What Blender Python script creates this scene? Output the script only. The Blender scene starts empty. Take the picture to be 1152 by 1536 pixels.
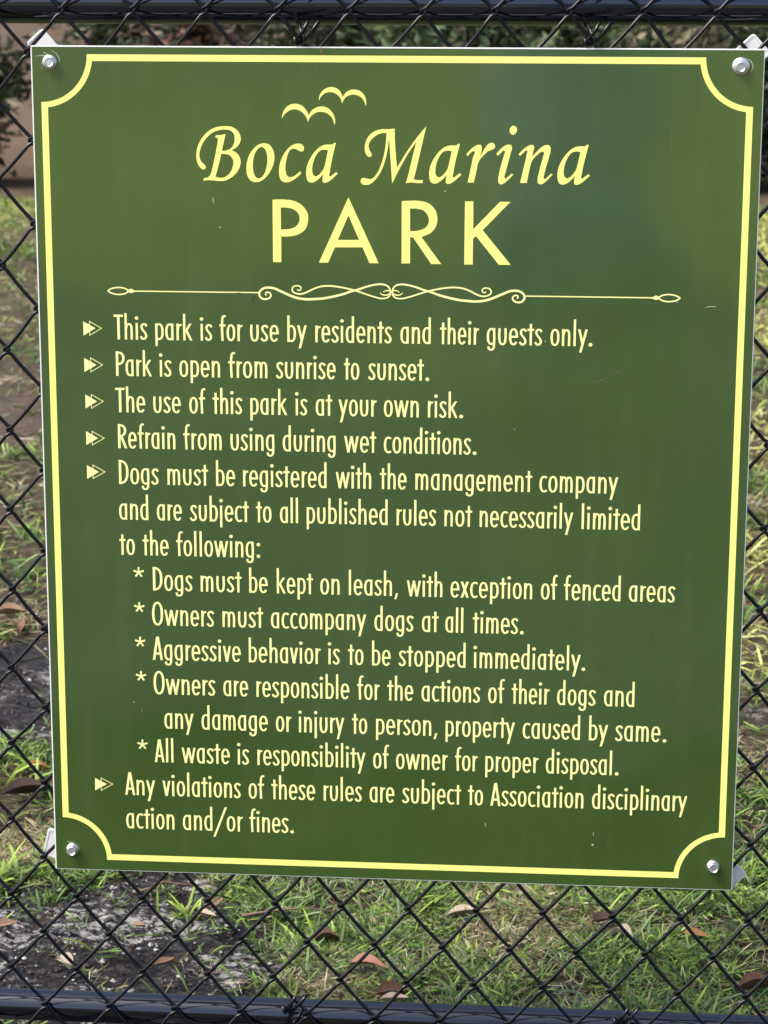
import bpy, bmesh, math, random
import numpy as np
from mathutils import Vector, Matrix
from mathutils.geometry import tessellate_polygon

random.seed(7)
rng = np.random.default_rng(11)
scene = bpy.context.scene
col = scene.collection
GZ = 0.26            # height of the sign's lower edge above the ground

# ------------------------------------------------------------------ camera
cam_data = bpy.data.cameras.new('camera')
cam = bpy.data.objects.new('camera', cam_data)
col.objects.link(cam)
right = Vector((0.99697577, 0.07764912, 0.00314972))
up = Vector((-0.02031103, 0.22123365, 0.9750093))
fwd = Vector((-0.07501179, 0.97212462, -0.22214172))
cam.matrix_world = Matrix(((right.x, up.x, -fwd.x, 0.55747513),
                           (right.y, up.y, -fwd.y, -2.39276091),
                           (right.z, up.z, -fwd.z, 0.97016855 + GZ),
                           (0, 0, 0, 1)))
cam_data.sensor_fit = 'VERTICAL'
cam_data.sensor_height = 36
cam_data.sensor_width = 27
cam_data.lens = 3410.6 / 1536 * 36
cam_data.clip_start = 0.05
cam_data.clip_end = 500
cam_data.dof.use_dof = True
cam_data.dof.focus_distance = 2.45
cam_data.dof.aperture_fstop = 16
scene.camera = cam

# ------------------------------------------------------------------ light
SUN_EL, SUN_AZ = math.radians(54), math.radians(245)      # azimuth clockwise from +Y
world = bpy.data.worlds.new('World')
scene.world = world
world.use_nodes = True
wn = world.node_tree
bg = wn.nodes['Background']
sky = wn.nodes.new('ShaderNodeTexSky')
sky.sky_type = 'NISHITA'
sky.sun_disc = False
sky.sun_elevation = SUN_EL
sky.sun_rotation = SUN_AZ
sky.air_density = 0.7
sky.dust_density = 4.0
sky.ozone_density = 1.0
wn.links.new(sky.outputs[0], bg.inputs['Color'])
bg.inputs['Strength'].default_value = 0.13
sun_data = bpy.data.lights.new('sun', 'SUN')
sun_data.energy = 1.9
sun_data.angle = math.radians(30)
sun_data.color = (1.0, 0.96, 0.87)
sun = bpy.data.objects.new('sun', sun_data)
col.objects.link(sun)
sun_dir = Vector((math.sin(SUN_AZ) * math.cos(SUN_EL), math.cos(SUN_AZ) * math.cos(SUN_EL), math.sin(SUN_EL)))
sun.rotation_euler = sun_dir.to_track_quat('Z', 'Y').to_euler()
sun.location = (0, 0, 8)
scene.view_settings.view_transform = 'Standard'
scene.view_settings.look = 'None'
scene.view_settings.gamma = 1
scene.view_settings.use_curve_mapping = False
scene.view_settings.exposure = 1.42

# ------------------------------------------------------------------ helpers
def mat(name, color, rough=0.5, metal=0.0, spec=0.5, **kw):
    m = bpy.data.materials.new(name)
    m.use_nodes = True
    b = m.node_tree.nodes['Principled BSDF']
    b.inputs['Base Color'].default_value = (*color, 1)
    b.inputs['Roughness'].default_value = rough
    b.inputs['Metallic'].default_value = metal
    b.inputs['Specular IOR Level'].default_value = spec
    for k, v in kw.items():
        b.inputs[k].default_value = v
    return m

def N(m, kind, **props):
    n = m.node_tree.nodes.new(kind)
    for k, v in props.items():
        if k.startswith('i_'):
            n.inputs[k[2:].replace('_', ' ')].default_value = v
        else:
            setattr(n, k, v)
    return n

def L(m, a, b):
    m.node_tree.links.new(a, b)

def ramp(m, fac, stops):
    r = m.node_tree.nodes.new('ShaderNodeValToRGB')
    while len(r.color_ramp.elements) < len(stops):
        r.color_ramp.elements.new(0.5)
    for e, (p, c) in zip(r.color_ramp.elements, stops):
        e.position = p
        e.color = (*c, 1) if len(c) == 3 else c
    L(m, fac, r.inputs[0])
    return r.outputs[0]

def bsdf(m):
    return m.node_tree.nodes['Principled BSDF']

def link(name, me, m=None, parent=None, smooth=False):
    o = bpy.data.objects.new(name, me)
    col.objects.link(o)
    if m is not None and not me.materials:
        me.materials.append(m)
    if smooth:
        me.polygons.foreach_set('use_smooth', [True] * len(me.polygons))
    if parent is not None:
        o.parent = parent
    return o

def mesh(name, verts, faces, m=None, parent=None, smooth=False):
    me = bpy.data.meshes.new(name)
    me.from_pydata([tuple(v) for v in verts], [], faces)
    me.update()
    return link(name, me, m, parent, smooth)

def bulk(name, V, F, m, colors=None, parent=None, smooth=False):
    """quads (n,4) or triangles (n,3) from numpy arrays"""
    me = bpy.data.meshes.new(name)
    V = np.asarray(V, np.float32); F = np.asarray(F, np.int32)
    k = F.shape[1]
    me.vertices.add(len(V)); me.vertices.foreach_set('co', V.ravel())
    me.loops.add(F.size); me.loops.foreach_set('vertex_index', F.ravel())
    me.polygons.add(len(F))
    me.polygons.foreach_set('loop_start', np.arange(0, F.size, k, dtype=np.int32))
    me.polygons.foreach_set('loop_total', np.full(len(F), k, np.int32))
    me.polygons.foreach_set('use_smooth', np.full(len(F), smooth, bool))
    if colors is not None:
        a = me.color_attributes.new('tint', 'FLOAT_COLOR', 'POINT')
        c = np.ones((len(V), 4), np.float32); c[:, :3] = colors
        a.data.foreach_set('color', c.ravel())
    me.update(calc_edges=True)
    return link(name, me, m, parent)

def tag(o, label=None, category=None, group=None, kind=None):
    if label: o['label'] = label
    if category: o['category'] = category
    if group: o['group'] = group
    if kind: o['kind'] = kind
    return o

def empty(name, loc=(0, 0, 0)):
    o = bpy.data.objects.new(name, None)
    o.empty_display_size = 0.05
    o.location = loc
    col.objects.link(o)
    return o

def vnoise(x, y, seed=0):
    """smooth value noise in 0..1, vectorised"""
    x = np.asarray(x, float); y = np.asarray(y, float)
    xi = np.floor(x).astype(np.int64); yi = np.floor(y).astype(np.int64)
    fx = x - xi; fy = y - yi
    fx = fx * fx * (3 - 2 * fx); fy = fy * fy * (3 - 2 * fy)
    def h(a, b):
        n = (a * 374761393 + b * 668265263 + seed * 974634777) & 0xffffffff
        n = ((n ^ (n >> 13)) * 1274126177) & 0xffffffff
        return ((n ^ (n >> 16)) & 0xffff) / 65535.0
    return (h(xi, yi) * (1 - fx) + h(xi + 1, yi) * fx) * (1 - fy) + (h(xi, yi + 1) * (1 - fx) + h(xi + 1, yi + 1) * fx) * fy

def fbm(x, y, seed=0, octaves=4):
    s = 0; a = 0.5; t = 0
    for i in range(octaves):
        s = s + a * vnoise(x, y, seed + i); t += a
        x = x * 2.03 + 1.7; y = y * 2.03 - 2.3; a *= 0.5
    return s / t

def catmull(points, closed=True, step=8):
    """Catmull-Rom through points; a third entry marks a corner"""
    n = len(points)
    P = [Vector(p[:2]) for p in points]
    C = [len(p) > 2 for p in points]
    out = []
    rng_ = range(n) if closed else range(n - 1)
    for i in rng_:
        p1, p2 = P[i], P[(i + 1) % n]
        if closed:
            p0, p3 = P[i - 1], P[(i + 2) % n]
        else:
            p0 = P[i - 1] if i > 0 else p1 * 2 - p2
            p3 = P[i + 2] if i + 2 < n else p2 * 2 - p1
        if C[i]: p0 = p1 + (p1 - p2) * 0.6
        if C[(i + 1) % n]: p3 = p2 + (p2 - p1) * 0.6
        # centripetal-like tangents scaled by chord to avoid overshoot
        d = (p2 - p1).length or 1e-6
        d0 = (p1 - p0).length or 1e-6
        d3 = (p3 - p2).length or 1e-6
        t1 = ((p1 - p0) / d0 * d + (p2 - p1) / d * d0) / (d0 + d) * d
        t2 = ((p2 - p1) / d * d3 + (p3 - p2) / d3 * d) / (d3 + d) * d
        straight = C[i] and C[(i + 1) % n]
        m = 1 if straight else step
        for k in range(m):
            t = k / m
            h1 = 2 * t ** 3 - 3 * t ** 2 + 1; h2 = t ** 3 - 2 * t ** 2 + t
            h3 = -2 * t ** 3 + 3 * t ** 2; h4 = t ** 3 - t ** 2
            out.append(p1 * h1 + t1 * h2 + p2 * h3 + t2 * h4)
    if not closed:
        out.append(P[-1])
    return out

class Print:
    """flat print: collects filled outlines and pen strokes (mm on the sign face)"""
    def __init__(self):
        self.v = []; self.f = []; self.layer = 0
    def y(self):
        # every stroke is its own film a few microns proud of the one before
        self.layer += 1
        return -0.00035 - (self.layer % 5) * 0.000012
    def fill(self, contours):
        cs = [[Vector((p.x, p.y, 0)) for p in catmull(c)] for c in contours]
        tris = tessellate_polygon(cs)
        flat = [p for c in cs for p in c]
        b = len(self.v); y = self.y()
        self.v += [(p.x / 1000, y, p.y / 1000) for p in flat]
        for t in tris:
            a_, b_, c_ = (flat[i] for i in t)
            cr = (b_.x - a_.x) * (c_.y - a_.y) - (b_.y - a_.y) * (c_.x - a_.x)
            t = tuple(t) if cr > 0 else (t[0], t[2], t[1])
            self.f.append(tuple(b + i for i in t))
    def poly(self, pts):
        b = len(self.v); y = self.y()
        self.v += [(p[0] / 1000, y, p[1] / 1000) for p in pts]
        self.f.append(tuple(range(b, b + len(pts))))
    def stroke(self, pts, width, closed=False, thin=0.0):
        """width: number or list per point; thin: how much horizontal runs are lighter"""
        n = len(pts)
        P = [Vector(p[:2]) for p in pts]
        b = len(self.v); y = self.y()
        for i, p in enumerate(P):
            if closed:
                d = P[(i + 1) % n] - P[i - 1]
            else:
                d = P[min(i + 1, n - 1)] - P[max(i - 1, 0)]
            d.normalize()
            nrm = Vector((-d.y, d.x))
            if 0 < i < n - 1 or closed:      # mitre
                e = P[(i + 1) % n] - P[i]; e.normalize()
                c = abs(nrm.dot(Vector((-e.y, e.x))))
                k = 1 / max(c, 0.7)
            else:
                k = 1
            w = width[i] if isinstance(width, (list, tuple)) else width
            w = w * (1 - thin * abs(d.x)) * 0.5 * k
            for s in (1, -1):
                q = p + nrm * w * s
                self.v.append((q.x / 1000, y, q.y / 1000))
        for i in range(n if closed else n - 1):
            a = b + 2 * i; c = b + 2 * ((i + 1) % n)
            self.f.append((a, a + 1, c + 1, c))
    def build(self, name, m, parent, label=None):
        o = mesh(name, self.v, self.f, m, parent)
        if label: o['label'] = label
        return o

def resample(pts, n):
    P = [Vector(p) for p in pts]
    d = [0]
    for a, b in zip(P, P[1:]): d.append(d[-1] + (b - a).length)
    out = []
    j = 0
    for i in range(n):
        t = d[-1] * i / (n - 1)
        while j < len(P) - 2 and d[j + 1] < t: j += 1
        k = (t - d[j]) / max(d[j + 1] - d[j], 1e-9)
        out.append(P[j].lerp(P[j + 1], min(max(k, 0), 1)))
    return out

def tube(path, radius, sides=8, closed=False, caps=True):
    """verts, faces of a round tube along a 3-D path (parallel transport)"""
    P = [Vector(p) for p in path]
    n = len(P)
    V = []; F = []
    t0 = (P[1] - P[0]).normalized()
    nrm = t0.orthogonal().normalized()
    for i, p in enumerate(P):
        if closed: t = (P[(i + 1) % n] - P[i - 1]).normalized()
        else: t = (P[min(i + 1, n - 1)] - P[max(i - 1, 0)]).normalized()
        nrm = (nrm - t * nrm.dot(t)).normalized()
        bi = t.cross(nrm)
        r = radius[i] if isinstance(radius, (list, tuple)) else radius
        for k in range(sides):
            a = 2 * math.pi * k / sides
            V.append(p + (nrm * math.cos(a) + bi * math.sin(a)) * r)
    for i in range(n if closed else n - 1):
        j = (i + 1) % n
        for k in range(sides):
            l = (k + 1) % sides
            F.append((i * sides + k, i * sides + l, j * sides + l, j * sides + k))
    if caps and not closed:
        F.append(tuple(range(sides))[::-1])
        F.append(tuple((n - 1) * sides + k for k in range(sides)))
    return V, F

def merge(parts):
    V = []; F = []
    for v, f in parts:
        b = len(V); V += [tuple(x) for x in v]
        F += [tuple(b + i for i in q) for q in f]
    return V, F

def box(x0, x1, y0, y1, z0, z1):
    V = [(x, y, z) for x in (x0, x1) for y in (y0, y1) for z in (z0, z1)]
    F = [(0, 1, 3, 2), (4, 6, 7, 5), (0, 4, 5, 1), (2, 3, 7, 6), (0, 2, 6, 4), (1, 5, 7, 3)]
    return V, F

def tint_material(name, rough=0.6, translucent=0.0, spec=0.3, gain=1.0):
    m = mat(name, (0.1, 0.1, 0.1), rough, spec=spec)
    a = N(m, 'ShaderNodeAttribute', attribute_name='tint')
    L(m, a.outputs['Color'], bsdf(m).inputs['Base Color'])
    if translucent:
        tr = N(m, 'ShaderNodeBsdfTranslucent')
        L(m, a.outputs['Color'], tr.inputs['Color'])
        mx = N(m, 'ShaderNodeMixShader')
        mx.inputs[0].default_value = translucent
        L(m, bsdf(m).outputs[0], mx.inputs[1]); L(m, tr.outputs[0], mx.inputs[2])
        L(m, mx.outputs[0], m.node_tree.nodes['Material Output'].inputs['Surface'])
    return m

# ------------------------------------------------------------------ materials
green = mat('green_sign_film', (0.04, 0.08, 0.02), 0.3, spec=0.3)
bsdf(green).inputs['Coat Weight'].default_value = 1.0
bsdf(green).inputs['Coat Roughness'].default_value = 0.13
bsdf(green).inputs['Coat IOR'].default_value = 1.85
nz = N(green, 'ShaderNodeTexNoise'); nz.inputs['Scale'].default_value = 9; nz.inputs['Detail'].default_value = 3
tc = N(green, 'ShaderNodeTexCoord'); L(green, tc.outputs['Object'], nz.inputs['Vector'])
L(green, ramp(green, nz.outputs[0], [(0.3, (0.0345, 0.076, 0.0122)), (0.7, (0.037, 0.080, 0.0132))]), bsdf(green).inputs['Base Color'])
nz2 = N(green, 'ShaderNodeTexNoise'); nz2.inputs['Scale'].default_value = 5; nz2.inputs['Detail'].default_value = 6
L(green, tc.outputs['Object'], nz2.inputs['Vector'])
mr = N(green, 'ShaderNodeMapRange'); mr.inputs['To Min'].default_value = 0.2; mr.inputs['To Max'].default_value = 0.3
L(green, nz2.outputs[0], mr.inputs['Value']); L(green, mr.outputs[0], bsdf(green).inputs['Roughness'])
# thin dust film: vertical rain streaks and faint blotches
gmp = N(green, 'ShaderNodeMapping'); gmp.inputs['Scale'].default_value = (38, 1, 1.6); L(green, tc.outputs['Object'], gmp.inputs[0])
gst = N(green, 'ShaderNodeTexNoise'); gst.inputs['Scale'].default_value = 1.0; gst.inputs['Detail'].default_value = 5; L(green, gmp.outputs[0], gst.inputs['Vector'])
gbl = N(green, 'ShaderNodeTexNoise'); gbl.inputs['Scale'].default_value = 16; gbl.inputs['Detail'].default_value = 8; gbl.inputs['Roughness'].default_value = 0.7; L(green, tc.outputs['Object'], gbl.inputs['Vector'])
gm = N(green, 'ShaderNodeMath', operation='MULTIPLY'); L(green, ramp(green, gst.outputs[0], [(0.48, (0, 0, 0)), (0.8, (1, 1, 1))]), gm.inputs[0]); L(green, ramp(green, gbl.outputs[0], [(0.4, (0, 0, 0)), (0.75, (1, 1, 1))]), gm.inputs[1])
gf = N(green, 'ShaderNodeMath', operation='MULTIPLY'); L(green, gm.outputs[0], gf.inputs[0]); gf.inputs[1].default_value = 0.10
gx_ = N(green, 'ShaderNodeMix', data_type='RGBA'); L(green, gf.outputs[0], gx_.inputs[0])
old = bsdf(green).inputs['Base Color'].links[0].from_socket
L(green, old, gx_.inputs[6]); gx_.inputs[7].default_value = (0.30, 0.32, 0.22, 1); L(green, gx_.outputs[2], bsdf(green).inputs['Base Color'])
gb = N(green, 'ShaderNodeTexNoise'); gb.inputs['Scale'].default_value = 2.6; gb.inputs['Detail'].default_value = 2; L(green, tc.outputs['Object'], gb.inputs['Vector'])
gbp = N(green, 'ShaderNodeBump'); gbp.inputs['Strength'].default_value = 1.0; gbp.inputs['Distance'].default_value = 0.010
L(green, gb.outputs[0], gbp.inputs['Height']); L(green, gbp.outputs[0], bsdf(green).inputs['Normal']); L(green, gbp.outputs[0], bsdf(green).inputs['Coat Normal'])
yellow = mat('yellow_print', (0.96, 0.91, 0.235), 0.38, spec=0.4)
yellow_text = mat('pale_yellow_print', (0.94, 0.90, 0.37), 0.38, spec=0.4)
white_core = mat('white_panel', (0.8, 0.8, 0.78), 0.45)
white_plastic = mat('white_plastic', (0.78, 0.78, 0.76), 0.4)
faint_m = mat('faint_scratch', (0.085, 0.125, 0.06), 0.6)
scuff_m = mat('pale_scuff', (0.32, 0.38, 0.28), 0.7)
dirt_m = mat('dark_dirt', (0.02, 0.03, 0.015), 0.8)
rust_m = mat('rust_drip', (0.25, 0.13, 0.03), 0.6)
steel = mat('zinc_steel', (0.75, 0.75, 0.72), 0.38, 1.0)
sn = N(steel, 'ShaderNodeTexNoise'); sn.inputs['Scale'].default_value = 260
L(steel, ramp(steel, sn.outputs[0], [(0.35, (0.58, 0.57, 0.54)), (0.65, (0.88, 0.88, 0.85))]), bsdf(steel).inputs['Base Color'])
vinyl = mat('black_vinyl_wire', (0.004, 0.004, 0.006), 0.13, spec=0.32)
rail_m = mat('black_painted_rail', (0.003, 0.003, 0.006), 0.12, spec=0.8)
bsdf(rail_m).inputs['Coat Weight'].default_value = 0.25
bsdf(rail_m).inputs['Coat Roughness'].default_value = 0.06
bsdf(rail_m).inputs['Specular Tint'].default_value = (0.75, 0.82, 1, 1)  # blue of the mirrored sky put into the specular tint
rn = N(rail_m, 'ShaderNodeTexNoise'); rn.inputs['Scale'].default_value = 40; rn.inputs['Detail'].default_value = 5
L(rail_m, ramp(rail_m, rn.outputs[0], [(0.4, (0.07,) * 3), (0.78, (0.24,) * 3)]), bsdf(rail_m).inputs['Roughness'])
grass_m = tint_material('grass_blades', 0.45, 0.25, 0.35)
leaf_m = tint_material('foliage_leaves', 0.5, 0.25, 0.3)

# ------------------------------------------------------------------ ground
def soil_mask(x, y):
    """1 where bare dirt shows, 0 where grass grows"""
    x = np.asarray(x, float); y = np.asarray(y, float)
    n = fbm(x * 5, y * 5, 3) - 0.5
    n2 = fbm(x * 17, y * 17, 9) - 0.5
    def blob(cx, cy, rx, ry):
        d = np.sqrt(((x - cx) / rx) ** 2 + ((y - cy) / ry) ** 2) + n * 1.1 + n2 * 0.6
        return np.clip((1.12 - d) * 4, 0, 1)
    m = blob(-0.02, 0.22, 0.30, 0.42)
    m = np.maximum(m, blob(-0.45, 1.45, 0.30, 0.34))
    m = np.maximum(m, blob(-0.75, 0.4, 0.5, 0.25))
    m = np.maximum(m, blob(-1.0, 4.2, 0.5, 0.5) * 0.8)
    m = np.maximum(m, blob(0.93, 1.42, 0.14, 0.07) * 0.6)
    m = np.maximum(m, blob(0.55, 0.27, 0.16, 0.05) * 0.7)
    m = np.maximum(m, np.clip((fbm(x * 1.3 + 5, y * 1.3, 21) - 0.62) * 5, 0, 0.7) * np.clip(1.3 - x * 1.2, 0, 1))
    bed = np.clip((y - 11.2 - 0.5 * (fbm(x * 2, y * 0 + 3, 8) - 0.5)) * 3, 0, 1)
    return np.maximum(m, bed)

def ground_z(x, y):
    x = np.asarray(x, float); y = np.asarray(y, float)
    s = soil_mask(x, y)
    near = np.clip(1.5 - np.hypot(x, y) / 6, 0, 1)
    z = (fbm(x * 1.2, y * 1.2, 1) - 0.5) * 0.05
    z = z + (fbm(x * 9, y * 9, 4) - 0.5) * 0.022 * near
    rough = fbm(x * 26, y * 42, 6, 4) - 0.5
    ridge = 1 - np.abs(fbm(x * 14 + 3, y * 30, 14, 3) - 0.5) * 6
    z = z + s * near * (rough * 0.022 + np.clip(ridge, 0, 1) * 0.006)
    z = z + (1 - s) * near * 0.004
    return z

def axis(lo, fine0, fine1, hi, step, grow):
    a = list(np.arange(fine0, fine1, step))
    s = step; p = fine1
    while p < hi: a.append(p); s *= grow; p += s
    a.append(hi)
    b = []; s = step; p = fine0 - step
    while p > lo: b.append(p); s *= grow; p -= s
    b.append(lo)
    return np.array(b[::-1] + a)
gx = axis(-90, -0.55, 0.75, 90, 0.006, 1.035)
gy = axis(-60, -0.05, 0.95, 120, 0.006, 1.03)
X, Y = np.meshgrid(gx, gy)
Zg = ground_z(X, Y)
nx, ny = len(gx), len(gy)
idx = np.arange(nx * ny).reshape(ny, nx)
F = np.stack([idx[:-1, :-1], idx[:-1, 1:], idx[1:, 1:], idx[1:, :-1]], -1).reshape(-1, 4)
sm = soil_mask(X, Y).ravel()
ridge = (fbm(X * 16 + 2, Y * 34, 31, 4)).ravel()
patch = (fbm(X * 5 + 9, Y * 7, 41, 3)).ravel()
far = np.clip((Y.ravel() - 2) / 6, 0, 1)
lime = (np.clip((fbm(X * 6, Y * 9, 77, 4) - 0.42) * 4, 0, 1).ravel()) * np.clip(2.6 - Y.ravel(), 0, 1)
cols = np.stack([sm, ridge, lime], -1)
ground_m = mat('soil_and_thatch', (0.1, 0.09, 0.07), 0.9, spec=0.15)
at = N(ground_m, 'ShaderNodeAttribute', attribute_name='tint')
sep = N(ground_m, 'ShaderNodeSeparateColor'); L(ground_m, at.outputs['Color'], sep.inputs[0])
tc = N(ground_m, 'ShaderNodeTexCoord')
n1 = N(ground_m, 'ShaderNodeTexNoise'); n1.inputs['Scale'].default_value = 55; n1.inputs['Detail'].default_value = 8; n1.inputs['Roughness'].default_value = 0.75
mp = N(ground_m, 'ShaderNodeMapping'); mp.inputs['Scale'].default_value = (1, 2.2, 1)
L(ground_m, tc.outputs['Object'], mp.inputs[0]); L(ground_m, mp.outputs[0], n1.inputs['Vector'])
n2 = N(ground_m, 'ShaderNodeTexNoise'); n2.inputs['Scale'].default_value = 13; n2.inputs['Detail'].default_value = 7; n2.inputs['Roughness'].default_value = 0.7; n2.inputs['Distortion'].default_value = 0.6
L(ground_m, mp.outputs[0], n2.inputs['Vector'])
darkc = ramp(ground_m, n1.outputs[0], [(0.38, (0.007, 0.006, 0.008)), (0.52, (0.028, 0.026, 0.028)), (0.7, (0.12, 0.11, 0.11))])
n3 = N(ground_m, 'ShaderNodeTexNoise'); n3.inputs['Scale'].default_value = 52; n3.inputs['Detail'].default_value = 9; n3.inputs['Roughness'].default_value = 0.78; n3.inputs['Distortion'].default_value = 0.35
L(ground_m, mp.outputs[0], n3.inputs['Vector'])
lm = N(ground_m, 'ShaderNodeMath', operation='MULTIPLY_ADD'); L(ground_m, sep.outputs[2], lm.inputs[0]); lm.inputs[1].default_value = 0.17; L(ground_m, n3.outputs[0], lm.inputs[2])
limef = ramp(ground_m, lm.outputs[0], [(0.0, (0, 0, 0)), (0.65, (0, 0, 0)), (0.70, (0.95, 0.95, 0.95))])
# bare ground further out is brown leaf litter, not grey crust
sepy = N(ground_m, 'ShaderNodeSeparateXYZ'); L(ground_m, tc.outputs['Object'], sepy.inputs[0])
fary = N(ground_m, 'ShaderNodeMapRange'); fary.inputs['From Min'].default_value = 1.8; fary.inputs['From Max'].default_value = 2.6; L(ground_m, sepy.outputs[1], fary.inputs['Value'])
litter = ramp(ground_m, n1.outputs[0], [(0.35, (0.025, 0.019, 0.013)), (0.52, (0.09, 0.068, 0.046)), (0.72, (0.30, 0.24, 0.17))])
mixd = N(ground_m, 'ShaderNodeMix', data_type='RGBA'); L(ground_m, fary.outputs[0], mixd.inputs[0]); L(ground_m, darkc, mixd.inputs[6]); L(ground_m, litter, mixd.inputs[7])
darkc = mixd.outputs[2]
mixl = N(ground_m, 'ShaderNodeMix', data_type='RGBA'); L(ground_m, limef, mixl.inputs[0]); L(ground_m, darkc, mixl.inputs[6]); mixl.inputs[7].default_value = (0.38, 0.37, 0.36, 1)
thatch = ramp(ground_m, n1.outputs[0], [(0.35, (0.018, 0.013, 0.008)), (0.52, (0.07, 0.052, 0.032)), (0.72, (0.26, 0.21, 0.14))])
mixg = N(ground_m, 'ShaderNodeMix', data_type='RGBA'); L(ground_m, sep.outputs[0], mixg.inputs[0]); L(ground_m, thatch, mixg.inputs[6]); L(ground_m, mixl.outputs[2], mixg.inputs[7])
turf = ramp(ground_m, n2.outputs[0], [(0.3, (0.19, 0.22, 0.055)), (0.5, (0.25, 0.28, 0.075)), (0.7, (0.34, 0.34, 0.13))])
absy = N(ground_m, 'ShaderNodeMath', operation='SUBTRACT'); L(ground_m, sepy.outputs[1], absy.inputs[0]); absy.inputs[1].default_value = 3.5
aby = N(ground_m, 'ShaderNodeMath', operation='ABSOLUTE'); L(ground_m, absy.outputs[0], aby.inputs[0])
fm = N(ground_m, 'ShaderNodeMapRange'); fm.inputs['From Min'].default_value = 5.0; fm.inputs['From Max'].default_value = 8.2; L(ground_m, aby.outputs[0], fm.inputs['Value'])
inv = N(ground_m, 'ShaderNodeMath', operation='SUBTRACT'); inv.inputs[0].default_value = 1; L(ground_m, sep.outputs[0], inv.inputs[1])
fm2 = N(ground_m, 'ShaderNodeMath', operation='MULTIPLY'); L(ground_m, fm.outputs[0], fm2.inputs[0]); L(ground_m, inv.outputs[0], fm2.inputs[1])
mixt = N(ground_m, 'ShaderNodeMix', data_type='RGBA'); L(ground_m, fm2.outputs[0], mixt.inputs[0]); L(ground_m, mixg.outputs[2], mixt.inputs[6]); L(ground_m, turf, mixt.inputs[7])
L(ground_m, mixt.outputs[2], bsdf(ground_m).inputs['Base Color'])
bp = N(ground_m, 'ShaderNodeBump'); bp.inputs['Strength'].default_value = 0.7; bp.inputs['Distance'].default_value = 0.02
L(ground_m, n1.outputs[0], bp.inputs['Height']); L(ground_m, bp.outputs[0], bsdf(ground_m).inputs['Normal'])
ground = bulk('ground', np.stack([X.ravel(), Y.ravel(), Zg.ravel()], -1), F, ground_m, cols, smooth=True)
tag(ground, kind='structure')

# ------------------------------------------------------------------ grass
GREENS = np.array([(0.105, 0.20, 0.032), (0.15, 0.25, 0.045), (0.07, 0.145, 0.032), (0.27, 0.38, 0.06), (0.12, 0.19, 0.075)])
STRAWS = np.array([(0.40, 0.35, 0.20), (0.30, 0.24, 0.14), (0.20, 0.14, 0.085), (0.60, 0.55, 0.38), (0.40, 0.38, 0.17)])

def blades(px, py, length, width, lean_az, lean, colour, bend=0.9):
    """curved tapering blades as one array of quads (3 per blade)"""
    n = len(px)
    pz = ground_z(px, py)
    ts = np.array([0, 0.4, 0.75, 1.0])
    ws = np.array([0.8, 1.0, 0.7, 0.06])
    dx, dy = np.cos(lean_az), np.sin(lean_az)
    sx, sy = -dy, dx
    roll = rng.normal(0, 0.5, n)
    V = np.zeros((n, 8, 3)); C = np.zeros((n, 8, 3))
    h = np.zeros(n); v = np.zeros(n)
    prev = 0
    for k, (t, w) in enumerate(zip(ts, ws)):
        if k:
            ang = lean + bend * (t + prev) / 2          # from vertical
            h = h + np.sin(ang) * length * (t - prev)
            v = v + np.cos(ang) * length * (t - prev)
        prev = t
        for s in (0, 1):
            q = (s - 0.5) * width * w
            V[:, 2 * k + s, 0] = px + dx * h + sx * q * np.cos(roll)
            V[:, 2 * k + s, 1] = py + dy * h + sy * q * np.cos(roll)
            V[:, 2 * k + s, 2] = pz + np.maximum(v, -0.001 + 0.003 * k) + q * np.sin(roll) + 0.002
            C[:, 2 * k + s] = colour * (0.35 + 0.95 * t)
    base = (np.arange(n) * 8)[:, None, None]
    q = np.array([[0, 1, 3, 2], [2, 3, 5, 4], [4, 5, 7, 6]])[None]
    return V.reshape(-1, 3), (base + q).reshape(-1, 4), C.reshape(-1, 3)

SUN_DAPPLES = [(1.9, 9.2, 0.6, 1.8), (1.35, 6.0, 0.35, 0.6), (1.15, 3.9, 0.3, 0.5), (1.0, 2.6, 0.2, 0.25), (0.98, 1.75, 0.22, 0.16), (1.6, 5.4, 0.3, 0.4)]  # dappled sunlight on the lawn, put into the blade colour
def sun_dapple(x, y):
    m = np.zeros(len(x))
    for cx, cy, rx, ry in SUN_DAPPLES:
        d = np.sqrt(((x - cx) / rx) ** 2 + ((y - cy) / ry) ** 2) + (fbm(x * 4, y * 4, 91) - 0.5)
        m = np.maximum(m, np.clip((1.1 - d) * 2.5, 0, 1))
    return m

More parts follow.
